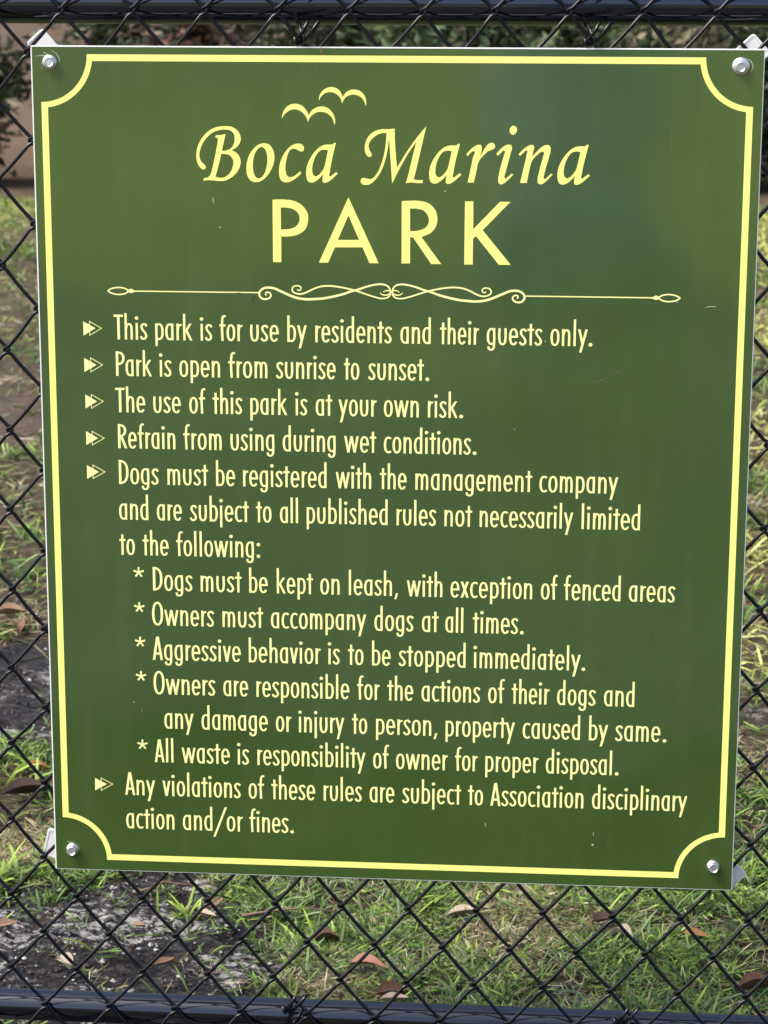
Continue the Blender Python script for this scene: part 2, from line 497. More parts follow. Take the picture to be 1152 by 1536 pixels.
def scatter(n, x0, x1, y0, y1, tuft, per, length, width, straw, keep_soil=0.014):
    m = n // per
    cx = rng.uniform(x0, x1, m); cy = rng.uniform(y0, y1, m)
    s = soil_mask(cx, cy)
    dens = np.clip((fbm(cx * 7, cy * 7, 51) - 0.3) * 3.2, np.where((cy > 1.6) & (cx > 0), 0.7, 0.14), 1)
    keep = rng.random(m) < np.maximum(dens * (1 - s), np.where(cy > 2.2, 0.16, keep_soil))
    cx, cy = cx[keep], cy[keep]; m = len(cx)
    caz = rng.uniform(0, 2 * np.pi, m)
    dry = np.clip(straw + (fbm(cx * 4.1, cy * 4.1, 61) - 0.5) * 2.6, 0.05, 0.95)
    ctint = rng.integers(0, 5, m)
    px = np.repeat(cx, per) + rng.normal(0, tuft, m * per)
    py = np.repeat(cy, per) + rng.normal(0, tuft, m * per)
    k = m * per
    isdry = rng.random(k) < np.repeat(dry, per)
    g = GREENS[np.where(rng.random(k) < 0.6, np.repeat(ctint, per), rng.integers(0, 5, k))]
    st = STRAWS[rng.integers(0, 5, k)]
    dapple = np.repeat(sun_dapple(cx, cy), per)[:, None]
    g = g * (1 - dapple) + np.array((0.48, 0.50, 0.15)) * dapple  # sunlit spots painted as yellower, brighter blades
    isdry = isdry & (rng.random(k) > dapple[:, 0] * 0.7)
    c = np.where(isdry[:, None], st, g) * rng.uniform(0.45, 1.35, (k, 1))
    ln = length * rng.uniform(0.4, 1.2, k) * np.where(isdry, 0.9, 1)
    wd = width * rng.uniform(0.6, 1.3, k) * np.where(isdry, 0.48, 1)
    az = rng.uniform(0, 2 * np.pi, k)
    lean = np.where(isdry, rng.uniform(0.9, 1.55, k), rng.uniform(0.6, 1.45, k))
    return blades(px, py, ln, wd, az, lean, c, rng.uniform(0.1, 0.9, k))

def grass(name, parts, label):
    V = []; F = []; C = []; b = 0
    for v, f, c in parts:
        V.append(v); F.append(f + b); C.append(c); b += len(v)
    o = bulk(name, np.concatenate(V), np.concatenate(F), grass_m, np.concatenate(C), smooth=True)
    tag(o, label, 'grass', kind='stuff')
    return o

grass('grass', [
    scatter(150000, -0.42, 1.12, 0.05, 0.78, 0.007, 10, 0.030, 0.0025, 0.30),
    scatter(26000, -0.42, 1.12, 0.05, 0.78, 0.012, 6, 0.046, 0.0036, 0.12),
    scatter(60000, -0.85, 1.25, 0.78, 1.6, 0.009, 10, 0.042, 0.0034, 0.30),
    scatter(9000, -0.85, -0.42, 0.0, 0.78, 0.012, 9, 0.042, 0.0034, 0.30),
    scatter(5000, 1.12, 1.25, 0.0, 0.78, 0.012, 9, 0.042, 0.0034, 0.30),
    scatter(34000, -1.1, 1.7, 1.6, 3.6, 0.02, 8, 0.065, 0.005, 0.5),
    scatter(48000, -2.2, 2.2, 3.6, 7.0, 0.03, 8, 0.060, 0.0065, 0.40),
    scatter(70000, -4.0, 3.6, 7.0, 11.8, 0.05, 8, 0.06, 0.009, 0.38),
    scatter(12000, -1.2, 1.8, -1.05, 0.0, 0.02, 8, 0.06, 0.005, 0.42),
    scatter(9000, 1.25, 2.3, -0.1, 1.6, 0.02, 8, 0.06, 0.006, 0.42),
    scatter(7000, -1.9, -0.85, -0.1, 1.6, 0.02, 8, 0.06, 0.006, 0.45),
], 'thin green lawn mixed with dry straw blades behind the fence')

# broad-bladed green tufts sprouting out of the dirt at the left
def tuft(x, y, n, length, width, green_i, spread=0.012):
    k = n
    px = x + rng.normal(0, spread, k); py = y + rng.normal(0, spread, k)
    c = GREENS[np.full(k, green_i)] * rng.uniform(0.8, 1.35, (k, 1))
    o = blades(px, py, length * rng.uniform(0.5, 1.2, k), width * rng.uniform(0.7, 1.2, k), rng.uniform(0, 2 * np.pi, k),
               rng.uniform(0.3, 1.1, k), c, rng.uniform(0.3, 1.1, k))
    return o

# street beyond the lawn behind the photographer (the glossy sign face mirrors that side)
added_walk_m = mat('dark_asphalt', (0.045, 0.045, 0.045), 0.9)
wa = N(added_walk_m, 'ShaderNodeTexNoise'); wa.inputs['Scale'].default_value = 90; wa.inputs['Detail'].default_value = 6
L(added_walk_m, ramp(added_walk_m, wa.outputs[0], [(0.35, (0.025, 0.025, 0.025)), (0.7, (0.08, 0.078, 0.075))]), bsdf(added_walk_m).inputs['Base Color'])
conc = mat('asphalt', (0.10, 0.10, 0.10), 0.85)
cn = N(conc, 'ShaderNodeTexNoise'); cn.inputs['Scale'].default_value = 2; cn.inputs['Detail'].default_value = 8
L(conc, ramp(conc, cn.outputs[0], [(0.3, (0.07, 0.07, 0.07)), (0.7, (0.13, 0.13, 0.125))]), bsdf(conc).inputs['Base Color'])
rv, rf = box(-60, 60, -34, -27, -0.25, 0.06)
tag(mesh('road', rv, rf, conc), kind='structure')

# unseen dark asphalt walk, added to darken what the sign's lower half mirrors
pv, pf = box(-60, 60, -6.6, -1.1, -0.3, 0.045)
tag(mesh('path', pv, pf, added_walk_m), kind='structure')

# loose crumbs of dark soil and pale limestone lying on the bare dirt
def crumbs(n, x0, x1, y0, y1, smin, smax):
    px = rng.uniform(x0, x1, n); py = rng.uniform(y0, y1, n)
    k = rng.random(n) < soil_mask(px, py) * np.clip(fbm(px * 11, py * 11, 15) * 1.9 - 0.35, 0.1, 1)
    px, py = px[k], py[k]; n = len(px)
    r = smin + (smax - smin) * rng.random(n) ** 3
    pz = ground_z(px, py) + r * 0.25
    base = np.array([(1, 0, 0), (0, 1, 0), (-1, 0, 0), (0, -1, 0), (0, 0, 0.8), (0, 0, -0.8)], float)
    V = base[None] * r[:, None, None] * rng.uniform(0.5, 1.3, (n, 6, 1))
    a = rng.uniform(0, 6.28, n); c, s = np.cos(a)[:, None], np.sin(a)[:, None]
    V = np.stack([V[:, :, 0] * c - V[:, :, 1] * s + px[:, None], V[:, :, 0] * s + V[:, :, 1] * c + py[:, None], V[:, :, 2] + pz[:, None]], -1)
    t = np.array([(0, 1, 4), (1, 2, 4), (2, 3, 4), (3, 0, 4), (1, 0, 5), (2, 1, 5), (3, 2, 5), (0, 3, 5)])
    F = (np.arange(n) * 6)[:, None, None] + t[None]
    pal = np.array([(0.03, 0.028, 0.03), (0.06, 0.054, 0.055), (0.10, 0.085, 0.075), (0.36, 0.35, 0.33), (0.05, 0.035, 0.025)])
    C = pal[rng.choice(5, n, p=[0.36, 0.26, 0.12, 0.12, 0.14])] * rng.uniform(0.7, 1.3, (n, 1))
    return V.reshape(-1, 3), F.reshape(-1, 3), np.repeat(C, 6, 0)
crumb_m = tint_material('soil_crumbs', 0.9, 0, 0.15)
v1, f1, c1 = crumbs(15000, -0.45, 0.4, 0.05, 0.8, 0.0008, 0.0055)
v2, f2, c2 = crumbs(6000, -0.8, 0.1, 0.9, 2.0, 0.001, 0.007)
tag(bulk('soil_crumbs', np.concatenate([v1, v2]), np.concatenate([f1, f2 + len(v1)]), crumb_m, np.concatenate([c1, c2])),
    'loose dark crumbs and pale grit on the bare dirt patch', 'grit', kind='stuff')

tufts = [
    (-0.22, 0.60, 16, 0.07, 0.006, 3, 'bright green grass tuft in the dirt left of the lower left sign corner'),
    (-0.30, 1.00, 26, 0.08, 0.006, 3, 'low green grass tuft beside the grey dirt at the left edge'),
    (0.06, 0.50, 16, 0.06, 0.005, 3, 'small green grass tuft under the lower left corner of the sign'),
    (0.165, 0.40, 7, 0.065, 0.004, 1, 'sparse grass tuft standing alone on the grey dirt below the sign'),
    (0.20, 0.23, 34, 0.05, 0.004, 1, 'low olive grass clump at the border of the grey dirt'),
]
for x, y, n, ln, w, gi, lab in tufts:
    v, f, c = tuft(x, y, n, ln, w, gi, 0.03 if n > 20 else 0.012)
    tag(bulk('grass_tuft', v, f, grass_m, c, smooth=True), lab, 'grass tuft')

# ------------------------------------------------------------------ fallen leaves
leaf_cols = {'red': (0.26, 0.115, 0.075), 'tan': (0.22, 0.14, 0.09), 'brown': (0.13, 0.07, 0.045), 'orange': (0.28, 0.145, 0.055), 'pale': (0.32, 0.26, 0.20), 'dark': (0.055, 0.035, 0.03)}
leaf_mats = {}
for k, c in leaf_cols.items():
    m = mat('dry_leaf_' + k, c, 0.6, spec=0.3)
    n = N(m, 'ShaderNodeTexNoise'); n.inputs['Scale'].default_value = 60; n.inputs['Detail'].default_value = 5
    t = N(m, 'ShaderNodeTexCoord'); L(m, t.outputs['Object'], n.inputs['Vector'])
    d = tuple(v * 0.5 for v in c); e = tuple(min(v * 1.5, 1) for v in c)
    L(m, ramp(m, n.outputs[0], [(0.3, d), (0.5, c), (0.72, e)]), bsdf(m).inputs['Base Color'])
    leaf_mats[k] = m

def leaf_mesh(kind, seed):
    r = random.Random(seed)
    V = []; F = []
    n = 7
    curl = r.uniform(0.3, 0.9); bend_ = r.uniform(-0.6, 0.7); w0 = r.uniform(0.17, 0.24)
    for i in range(n + 1):
        t = i / n
        w = w0 * (math.sin(math.pi * min(t * 1.02, 1)) ** 0.75) * (1 + 0.25 * math.cos(t * 3)) + 0.004
        for s in (-1, -0.5, 0, 0.5, 1):
            V.append((t - 0.5, s * w * (1 + r.uniform(-0.06, 0.06)), abs(s) ** 1.5 * w * curl * 1.6 + bend_ * (t - 0.5) ** 2 + r.uniform(0, 0.012) + (0.0 if s else -0.012)))
    for i in range(n):
        for k in range(4):
            a = i * 5 + k
            F.append((a, a + 5, a + 6, a + 1))
    v, f = tube([(-0.5, 0, bend_ * 0.25), (-0.6, 0.01, bend_ * 0.3 + 0.01), (-0.7, 0.03, bend_ * 0.3 + 0.03)], 0.008, 5)
    V2, F2 = merge([(V, F), (v, f)])
    me = bpy.data.meshes.new('leaf')
    me.from_pydata(V2, [], F2); me.update()
    me.polygons.foreach_set('use_smooth', [True] * len(me.polygons))
    me.materials.append(leaf_mats[kind])
    return me
leaf_bank = {k: [leaf_mesh(k, hash(k) % 97 * 0 + i * 13 + ord(k[0])) for i in range(3)] for k in leaf_cols}
def put_leaf(x, y, size, kind, rot, label, group=None, lift=0.012, tilt=0.2, var=0):
    o = bpy.data.objects.new('fallen_leaf', leaf_bank[kind][var % 3])
    col.objects.link(o)
    o.location = (x, y, float(ground_z(x, y)) + lift)
    o.scale = (size, size, size)
    o.rotation_euler = (random.uniform(-tilt, tilt) + tilt * 0.6, random.uniform(-tilt, tilt), rot)
    tag(o, label, 'leaf', group)
    return o
GL = 'dry leaves fallen on the lawn'
named_leaves = [
    (0.327, 0.313, 0.055, 'red', -0.25, 'large reddish brown curled leaf on the grass below the middle of the sign', 0.02),
    (0.066, 0.315, 0.030, 'tan', 0.5, 'small tan leaf at the edge between the dirt and the lawn'),
    (0.098, 0.509, 0.055, 'tan', 1.2, 'long pale tan leaf standing beside the dirt under the sign'),
    (0.097, 0.462, 0.032, 'pale', -0.3, 'small pale leaf lying next to the long tan leaf'),
    (0.266, 0.416, 0.040, 'brown', 0.3, 'short brown leaf among grass between the dirt and the big red leaf'),
    (0.445, 0.520, 0.050, 'pale', 0.1, 'dusty pink leaf just under the lower edge of the sign'),
    (0.634, 0.497, 0.055, 'brown', 1.0, 'dark brown upright leaf beside the bare spot at lower right'),
    (0.659, 0.450, 0.040, 'pale', -0.8, 'greyish pink leaf in the bare spot at lower right'),
    (0.757, 0.472, 0.035, 'orange', 0.1, 'small orange leaf under the lower right corner of the sign'),
    (-0.056, 0.286, 0.042, 'pale', -0.9, 'pinkish leaf lying on the grey dirt near the bottom rail'),
    (-0.168, 0.409, 0.042, 'tan', 0.15, 'tan leaf on the dirt at the left edge near the bottom rail'),
    (0.368, 0.248, 0.050, 'brown', 0.1, 'brown leaf just behind the bottom rail below the red leaf'),
    (0.371, 0.222, 0.038, 'pale', -0.1, 'pale pink leaf touching the bottom rail below the red leaf'),
    (-0.267, 1.043, 0.045, 'orange', 0.2, 'orange brown leaf on the dirt left of the sign'),
    (-0.254, 0.933, 0.085, 'dark', 0.5, 'long dark rotten leaf on the dirt left of the sign'),
    (-0.520, 1.919, 0.060, 'tan', 0.1, 'tan leaf at the upper end of the grey dirt left of the sign'),
    (-0.493, 1.847, 0.055, 'brown', 2.0, 'crumpled brown leaf beside the tan leaf left of the sign'),
    (0.827, 0.300, 0.060, 'brown', 0.15, 'brown leaf lying flat near the bottom rail at the right edge'),
]
for i, a in enumerate(named_leaves):
    put_leaf(a[0], a[1], a[2], a[3], a[4], a[5], GL, lift=a[6] if len(a) > 6 else 0.014, var=i)
for i in range(30):
    y = random.uniform(0.04, 1) ** 1.5 * 3.2 + 0.06
    x = random.uniform(-0.35 - y * 0.2, 1.0 + y * 0.25)
    k = random.choice(['brown', 'tan', 'pale', 'brown', 'dark'])
    put_leaf(x, y, random.uniform(0.018, 0.036), k, random.uniform(0, 6.3), {'brown': 'small brown dry leaf scattered in the lawn', 'tan': 'small tan dry leaf scattered in the lawn',
             'pale': 'small pale dry leaf scattered in the lawn', 'dark': 'small dark rotten leaf scattered in the lawn'}[k], 'small %s leaves in the lawn' % k, 0.008, 0.35, i)
# twigs
twig_m = mat('dry_twig', (0.16, 0.10, 0.075), 0.8)
for x, y, ln, rot, lab in [(-0.02, 0.55, 0.12, 0.45, 'thin pale twig on the dirt beside the lower left sign corner'), (0.14, 0.49, 0.14, 0.12, 'bent dark twig on the dirt under the sign'),
                      (0.78, 0.31, 0.16, 0.05, 'dry twig across the bare spot at lower right'), (-0.22, 1.22, 0.13, 0.6, 'short twig on the grey dirt left of the sign')]:
    p = []
    for i in range(6):
        t = i / 5
        p.append((x + math.cos(rot) * ln * t + random.uniform(-.004, .004), y + math.sin(rot) * ln * t, float(ground_z(x + math.cos(rot) * ln * t, y + math.sin(rot) * ln * t)) + 0.010 + 0.008 * math.sin(t * 3)))
    v, f = tube(p, [0.0022 * (1 - 0.6 * i / 5) for i in range(6)], 5)
    tag(mesh('twig', v, f, twig_m, smooth=True), lab, 'twig')

# ------------------------------------------------------------------ background: wall, shrubs, trees
wall_m = mat('tan_stucco', (0.27, 0.19, 0.145), 0.9, spec=0.2)
wnz = N(wall_m, 'ShaderNodeTexNoise'); wnz.inputs['Scale'].default_value = 3; wnz.inputs['Detail'].default_value = 8
L(wall_m, ramp(wall_m, wnz.outputs[0], [(0.3, (0.20, 0.14, 0.105)), (0.7, (0.31, 0.23, 0.175))]), bsdf(wall_m).inputs['Base Color'])
wb = N(wall_m, 'ShaderNodeBump'); wb.inputs['Strength'].default_value = 0.4
wn2 = N(wall_m, 'ShaderNodeTexNoise'); wn2.inputs['Scale'].default_value = 60; wn2.inputs['Detail'].default_value = 4
L(wall_m, wn2.outputs[0], wb.inputs['Height']); L(wall_m, wb.outputs[0], bsdf(wall_m).inputs['Normal'])
cap_m = mat('stucco_coping', (0.33, 0.26, 0.21), 0.9)
wall = empty('garden_wall', (-5.0, 13.9, 0))
tag(wall, 'pinkish tan stucco garden wall behind the shrubs at the far left', 'wall')
mesh('wall_panel', *box(-3.2, 2.9, 0, 0.2, -0.1, 1.9), wall_m, wall)
mesh('coping', *box(-3.25, 2.95, -0.04, 0.24, 1.903, 1.98), cap_m, wall)
for px in (-3.0, 2.7):
    mesh('pillar', *box(px - 0.2, px + 0.2, -0.1, -0.002, -0.1, 1.9), wall_m, wall)

def foliage(n, centre, size, leaf, palette, clumps=26, seed=0, flat=0.0):
    r = np.random.default_rng(seed)
    c = np.asarray(centre); s = np.asarray(size)
    d = r.normal(size=(clumps, 3)); d /= np.linalg.norm(d, axis=1)[:, None]
    cc = c + d * s * (r.uniform(0.25, 0.95, (clumps, 1)))
    k = r.integers(0, clumps, n)
    p = cc[k] + r.normal(size=(n, 3)) * s * r.uniform(0.10, 0.3, (clumps, 1))[k]
    p[:, 2] = np.maximum(p[:, 2], 0.03)
    a = r.normal(size=(n, 3)); a[:, 2] *= 0.6; a /= np.linalg.norm(a, axis=1)[:, None]
    b = np.cross(a, r.normal(size=(n, 3))); b /= np.linalg.norm(b, axis=1)[:, None]
    ln = leaf * r.uniform(0.6, 1.3, (n, 1)); w = ln * 0.42
    nn = np.cross(a, b)
    V = np.stack([p - a * ln, p + b * w + nn * w * 0.3, p + a * ln, p - b * w + nn * w * 0.3], 1).reshape(-1, 3)
    pal = np.asarray(palette)
    col_ = pal[r.integers(0, len(pal), clumps)][k] * r.uniform(0.6, 1.4, (n, 1))
    C = np.repeat(col_, 4, 0)
    F = np.arange(4 * n).reshape(-1, 4)
    return V, F, C

DARK = [(0.035, 0.05, 0.025), (0.06, 0.08, 0.038), (0.09, 0.12, 0.055), (0.04, 0.055, 0.03), (0.16, 0.13, 0.085)]
MID = [(0.06, 0.10, 0.042), (0.11, 0.15, 0.065), (0.05, 0.075, 0.038), (0.20, 0.18, 0.11)]
RED = [(0.10, 0.045, 0.035), (0.05, 0.045, 0.03), (0.035, 0.05, 0.025), (0.03, 0.04, 0.02), (0.12, 0.09, 0.06)]
bark = mat('bark', (0.10, 0.075, 0.055), 0.9)
bnz = N(bark, 'ShaderNodeTexNoise'); bnz.inputs['Scale'].default_value = 14; bnz.inputs['Detail'].default_value = 6
bm_ = N(bark, 'ShaderNodeMapping'); bm_.inputs['Scale'].default_value = (3, 3, 0.5); btc = N(bark, 'ShaderNodeTexCoord')
L(bark, btc.outputs['Object'], bm_.inputs[0]); L(bark, bm_.outputs[0], bnz.inputs['Vector'])
L(bark, ramp(bark, bnz.outputs[0], [(0.35, (0.045, 0.032, 0.024)), (0.7, (0.20, 0.15, 0.11))]), bsdf(bark).inputs['Base Color'])

def shrub(x, y, rx, h, pal, leaf, label, n=3600, group='shrubs along the far edge of the lawn', seed=0):
    t = empty('shrub', (x, y, 0)); tag(t, label, 'shrub', group)
    v, f, c = foliage(n, (0, 0, h * 0.52), (rx, rx * 0.7, h * 0.5), leaf, pal, 34, seed)
    bulk('foliage', v, f, leaf_m, c, parent=t)
    parts = []
    r = random.Random(seed)
    for i in range(6):
        a = r.uniform(0, 6.3)
        parts.append(tube([(0, 0, -0.02), (math.cos(a) * rx * 0.25, math.sin(a) * rx * 0.2, h * 0.35), (math.cos(a) * rx * 0.55, math.sin(a) * rx * 0.4, h * 0.75)], [0.02, 0.014, 0.006], 5))
    mesh('stems', *merge(parts), bark, t, True)
    return t
shrubs = [
    (-3.35, 12.3, 0.55, 0.95, DARK, 0.05, 'dark shrub in front of the tan wall, leftmost of the row', 3000),
    (-2.35, 12.9, 0.45, 1.5, DARK, 0.045, 'tall dark green shrub just left of the upper left sign corner', 3600),
    (-4.6, 12.6, 0.8, 1.3, MID, 0.05, 'wide mid green shrub beyond the left end of the lawn', 2600),
    (-1.75, 12.2, 0.5, 1.25, RED, 0.045, 'reddish leaved shrub beside the dark shrub at the left', 3600),
    (-0.95, 12.8, 0.75, 1.6, DARK, 0.05, 'broad dark shrub behind the upper left of the sign', 4600),
    (-0.1, 12.2, 0.6, 1.35, MID, 0.05, 'mid green shrub behind the top edge, near the left wire tie', 4000),
    (0.55, 12.9, 0.7, 1.7, DARK, 0.05, 'dark bushy shrub behind the middle of the top edge', 4600),
    (1.15, 12.3, 0.55, 1.3, MID, 0.045, 'lighter green shrub behind the top edge, near the right wire tie', 4000),
    (1.95, 12.6, 0.65, 1.5, DARK, 0.05, 'dark shrub behind the upper right sign corner', 4600),
    (2.75, 12.2, 0.6, 1.2, DARK, 0.05, 'low dark shrub past the right edge of the sign', 3400),
    (3.7, 12.8, 0.8, 1.6, MID, 0.055, 'mid green shrub, rightmost of the row', 3000),
]
for i, (x, y, rx, h, pal, leaf, lab, n) in enumerate(shrubs):
    shrub(x, y, rx, h, pal, leaf, lab, n, seed=100 + i)

def tree(x, y, h, r0, crown, pal, label, seed, n=3000, leaf=0.09, group='trees behind the shrubs'):
    t = empty('tree', (x, y, 0)); tag(t, label, 'tree', group)
    r = random.Random(seed)
    p = [(0, 0, -0.1)]
    for i in range(1, 8):
        p.append((p[-1][0] + r.uniform(-0.07, 0.07), p[-1][1] + r.uniform(-0.05, 0.05), h * 0.75 * i / 7))
    parts = [tube(p, [r0 * (1.35 if i == 0 else 1 - 0.65 * i / 7) for i in range(8)], 10)]
    for i in range(6):
        a = r.uniform(0, 6.3); k = r.randint(4, 7); b = Vector(p[k])
        q = [b, b + Vector((math.cos(a) * crown * 0.4, math.sin(a) * crown * 0.4, h * 0.1)), b + Vector((math.cos(a) * crown * 0.75, math.sin(a) * crown * 0.75, h * 0.17))]
        parts.append(tube(q, [r0 * 0.4, r0 * 0.25, r0 * 0.08], 6))
    mesh('trunk', *merge(parts), bark, t, True)
    v, f, c = foliage(n, (0, 0, h * 0.8), (crown, crown, h * 0.24), leaf, pal, 60, seed)
    bulk('crown', v, f, leaf_m, c, parent=t)
    return t
trees = [(-1.95, 14.2, 6.5, 0.13, 2.0, 'slim brown tree trunk rising left of the reddish shrub'), (-0.55, 13.9, 7.2, 0.10, 2.2, 'thin tree trunk behind the top edge, near the left wire tie'),
         (0.15, 14.6, 6.8, 0.12, 2.2, 'brown tree trunk behind the middle of the top edge'), (1.5, 14.0, 7.0, 0.11, 2.2, 'pale brown tree trunk behind the top edge at the right'),
         (2.6, 14.5, 6.4, 0.14, 2.2, 'stout tree trunk beyond the right edge of the sign'), (-4.2, 15.0, 7.4, 0.16, 2.6, 'tree growing behind the tan wall'),
         (4.6, 14.2, 7.0, 0.15, 2.6, 'tree at the far right end of the shrub row')]
for i, (x, y, h, r0, cr, lab) in enumerate(trees):
    tree(x, y, h, r0, cr, DARK + MID, lab, 300 + i)
# a dense hedge mass further back closes the view between the shrubs
hv, hf, hc = [], [], []
b = 0
for i in range(16):
    v, f, c = foliage(2600, (-9 + i * 1.35, 16.2 + (i % 3) * 0.5, 1.5), (1.3, 0.8, 1.6), 0.10, DARK, 40, 500 + i)
    hv.append(v); hf.append(f + b); hc.append(c); b += len(v)
hedge = bulk('thicket', np.concatenate(hv), np.concatenate(hf), leaf_m, np.concatenate(hc))
tag(hedge, 'dark green thicket closing the view behind the trees', 'thicket', kind='stuff')

# ------------------------------------------------------------------ unseen far side of the street; house added for the sign's sheen
added_house_wall = mat('cream_render', (0.86, 0.83, 0.70), 0.8)  # near-white cream, raised to brighten the sheen on the sign
added_roof_m = mat('clay_roof', (0.28, 0.13, 0.09), 0.8)
added_glass_m = mat('window_glass', (0.03, 0.04, 0.05), 0.08, spec=0.6)
hs = empty('house', (-6.0, -40.0, 0))
tag(hs, 'cream house with a clay roof standing across the street behind the photographer', 'house')
mesh('wall', *box(-9, 9, -8, 0, -0.2, 3.6), added_house_wall, hs)
rfv = [(-9.8, 0.8, 3.55), (9.8, 0.8, 3.55), (9.8, -8.8, 3.55), (-9.8, -8.8, 3.55), (-5, -4, 6.2), (5, -4, 6.2)]
mesh('roof', rfv, [(3, 2, 1, 0), (0, 1, 5, 4), (1, 2, 5), (2, 3, 4, 5), (3, 0, 4)], added_roof_m, hs)
for x in (-6.5, -2.5, 3.5, 7):
    w = mesh('window', *box(x - 0.8, x + 0.8, 0.003, 0.06, 1.0, 2.4), white_plastic, hs)
    mesh('pane', *box(x - 0.7, x + 0.7, 0.063, 0.075, 1.1, 2.3), added_glass_m, w)
dr = mesh('door', *box(0, 1.1, 0.003, 0.07, 0, 2.2), added_roof_m, hs)
for i, (x, y, h) in enumerate([(9, -33, 8.0), (15, -36, 9.0), (-19, -34, 8.5)]):
    tree(x, y, h, 0.22, 3.2, DARK + MID, ['round tree across the street to the right of the cream house', 'tall tree across the street, furthest from the cream house', 'tree across the street to the left of the cream house'][i], 700 + i, 3000, 0.16, 'trees across the street')

# the photographer, whose shirt shows as a soft pale glow in the glossy sign face
def person():
    t = empty('person', (0.60, -2.86, 0))
    tag(t, 'person in pale blue shirt and light denim shorts holding up a phone', 'person')
    skin = mat('skin', (0.42, 0.24, 0.17), 0.5)
    shirt = mat('pale_blue_cotton', (0.55, 0.72, 0.80), 0.85)
    shorts = mat('light_denim', (0.50, 0.66, 0.78), 0.9)
    hair = mat('brown_hair', (0.045, 0.028, 0.018), 0.6)
    def skinned(name, pts, edges, m, root=0, sub=2, parent=t):
        me = bpy.data.meshes.new(name)
        me.from_pydata([p[:3] for p in pts], edges, [])
        o = bpy.data.objects.new(name, me); col.objects.link(o); o.parent = parent
        o.modifiers.new('skin', 'SKIN')
        for i, p in enumerate(pts):
            me.skin_vertices[0].data[i].radius = (p[3], p[4] if len(p) > 4 else p[3])
            me.skin_vertices[0].data[i].use_root = i == root
        sd = o.modifiers.new('smooth', 'SUBSURF'); sd.levels = sub; sd.render_levels = sub
        me.materials.append(m)
        return o
    P = [(0, 0, 0.95, 0.15, 0.11), (0, 0, 1.12, 0.13, 0.10), (0, 0, 1.32, 0.17, 0.11), (0, 0.01, 1.43, 0.09, 0.08), (0, 0.03, 1.52, 0.055, 0.055), (0, 0.05, 1.60, 0.075, 0.085), (0, 0.05, 1.70, 0.075, 0.095)]
    E = [(0, 1), (1, 2), (2, 3), (3, 4), (4, 5), (5, 6)]
    for s in (-1, 1):
        b = len(P)
        P += [(s * 0.19, 0.0, 1.40, 0.055), (s * 0.23, 0.10, 1.18, 0.042), (s * 0.12, 0.34, 1.19, 0.028), (s * 0.085, 0.40, 1.21, 0.03, 0.016)]
        E += [(3, b), (b, b + 1), (b + 1, b + 2), (b + 2, b + 3)]
        for f in range(4):
            c = len(P)
            P += [(s * 0.075, 0.425, 1.175 + f * 0.02, 0.0085), (s * 0.05, 0.442 - 0.002 * f, 1.178 + f * 0.02, 0.0075)]
            E += [(b + 3, c), (c, c + 1)]
        c = len(P)
        P += [(s * 0.07, 0.385, 1.235, 0.010), (s * 0.055, 0.402, 1.255, 0.0085)]
        E += [(b + 3, c), (c, c + 1)]
        b = len(P)
        P += [(s * 0.10, 0, 0.88, 0.085), (s * 0.11, 0.01, 0.50, 0.058), (s * 0.11, 0, 0.30, 0.052), (s * 0.11, -0.01, 0.09, 0.035), (s * 0.12, 0.10, 0.045, 0.042, 0.03), (s * 0.12, 0.17, 0.035, 0.035, 0.02)]
        E += [(0, b)] + [(b + k, b + k + 1) for k in range(5)]
    skinned('body', P, E, skin)
    S = [(0, 0, 0.80, 0.205, 0.15), (0, 0, 0.95, 0.185, 0.14), (0, 0, 1.12, 0.165, 0.13), (0, 0, 1.32, 0.20, 0.14), (0, 0, 1.43, 0.12, 0.10)]
    Es = [(0, 1), (1, 2), (2, 3), (3, 4)]
    for s in (-1, 1):
        b = len(S); S += [(s * 0.20, 0.0, 1.40, 0.075), (s * 0.235, 0.07, 1.24, 0.066)]; Es += [(4, b), (b, b + 1)]
    skinned('shirt', S, Es, shirt)
    H = [(0, 0, 0.80, 0.17, 0.13)]; Eh = []
    for s in (-1, 1):
        b = len(H); H += [(s * 0.105, 0, 0.70, 0.10), (s * 0.115, 0.01, 0.48, 0.085)]; Eh += [(0, b), (b, b + 1)]
    skinned('shorts', H, Eh, shorts)
    skinned('hair', [(0, 0.0, 1.66, 0.085, 0.09), (0, 0.03, 1.735, 0.085, 0.095)], [(0, 1)], hair)
    f = []
    for s in (-1, 1): 
        f.append(tube([(s * 0.03, 0.135, 1.655), (s * 0.03, 0.146, 1.655)], 0.011, 10))
    f.append(tube([(0, 0.13, 1.665), (0, 0.165, 1.625), (0, 0.14, 1.618)], [0.008, 0.013, 0.008], 8))
    mesh('face_features', *merge(f), skin, t, True)
person()
pm = mat('phone_case', (0.02, 0.02, 0.022), 0.4)
bmn = bmesh.new(); me = bpy.data.meshes.new('phone')
v, f = box(0.52, 0.668, -2.425, -2.417, 1.185, 1.26)
me.from_pydata(v, [], f); bmn.from_mesh(me); bmesh.ops.bevel(bmn, geom=bmn.edges[:], offset=0.003, segments=3, affect='EDGES'); bmn.to_mesh(me); bmn.free()
tag(link('phone', me, pm), 'dark phone held up in both hands of the person facing the sign', 'phone')

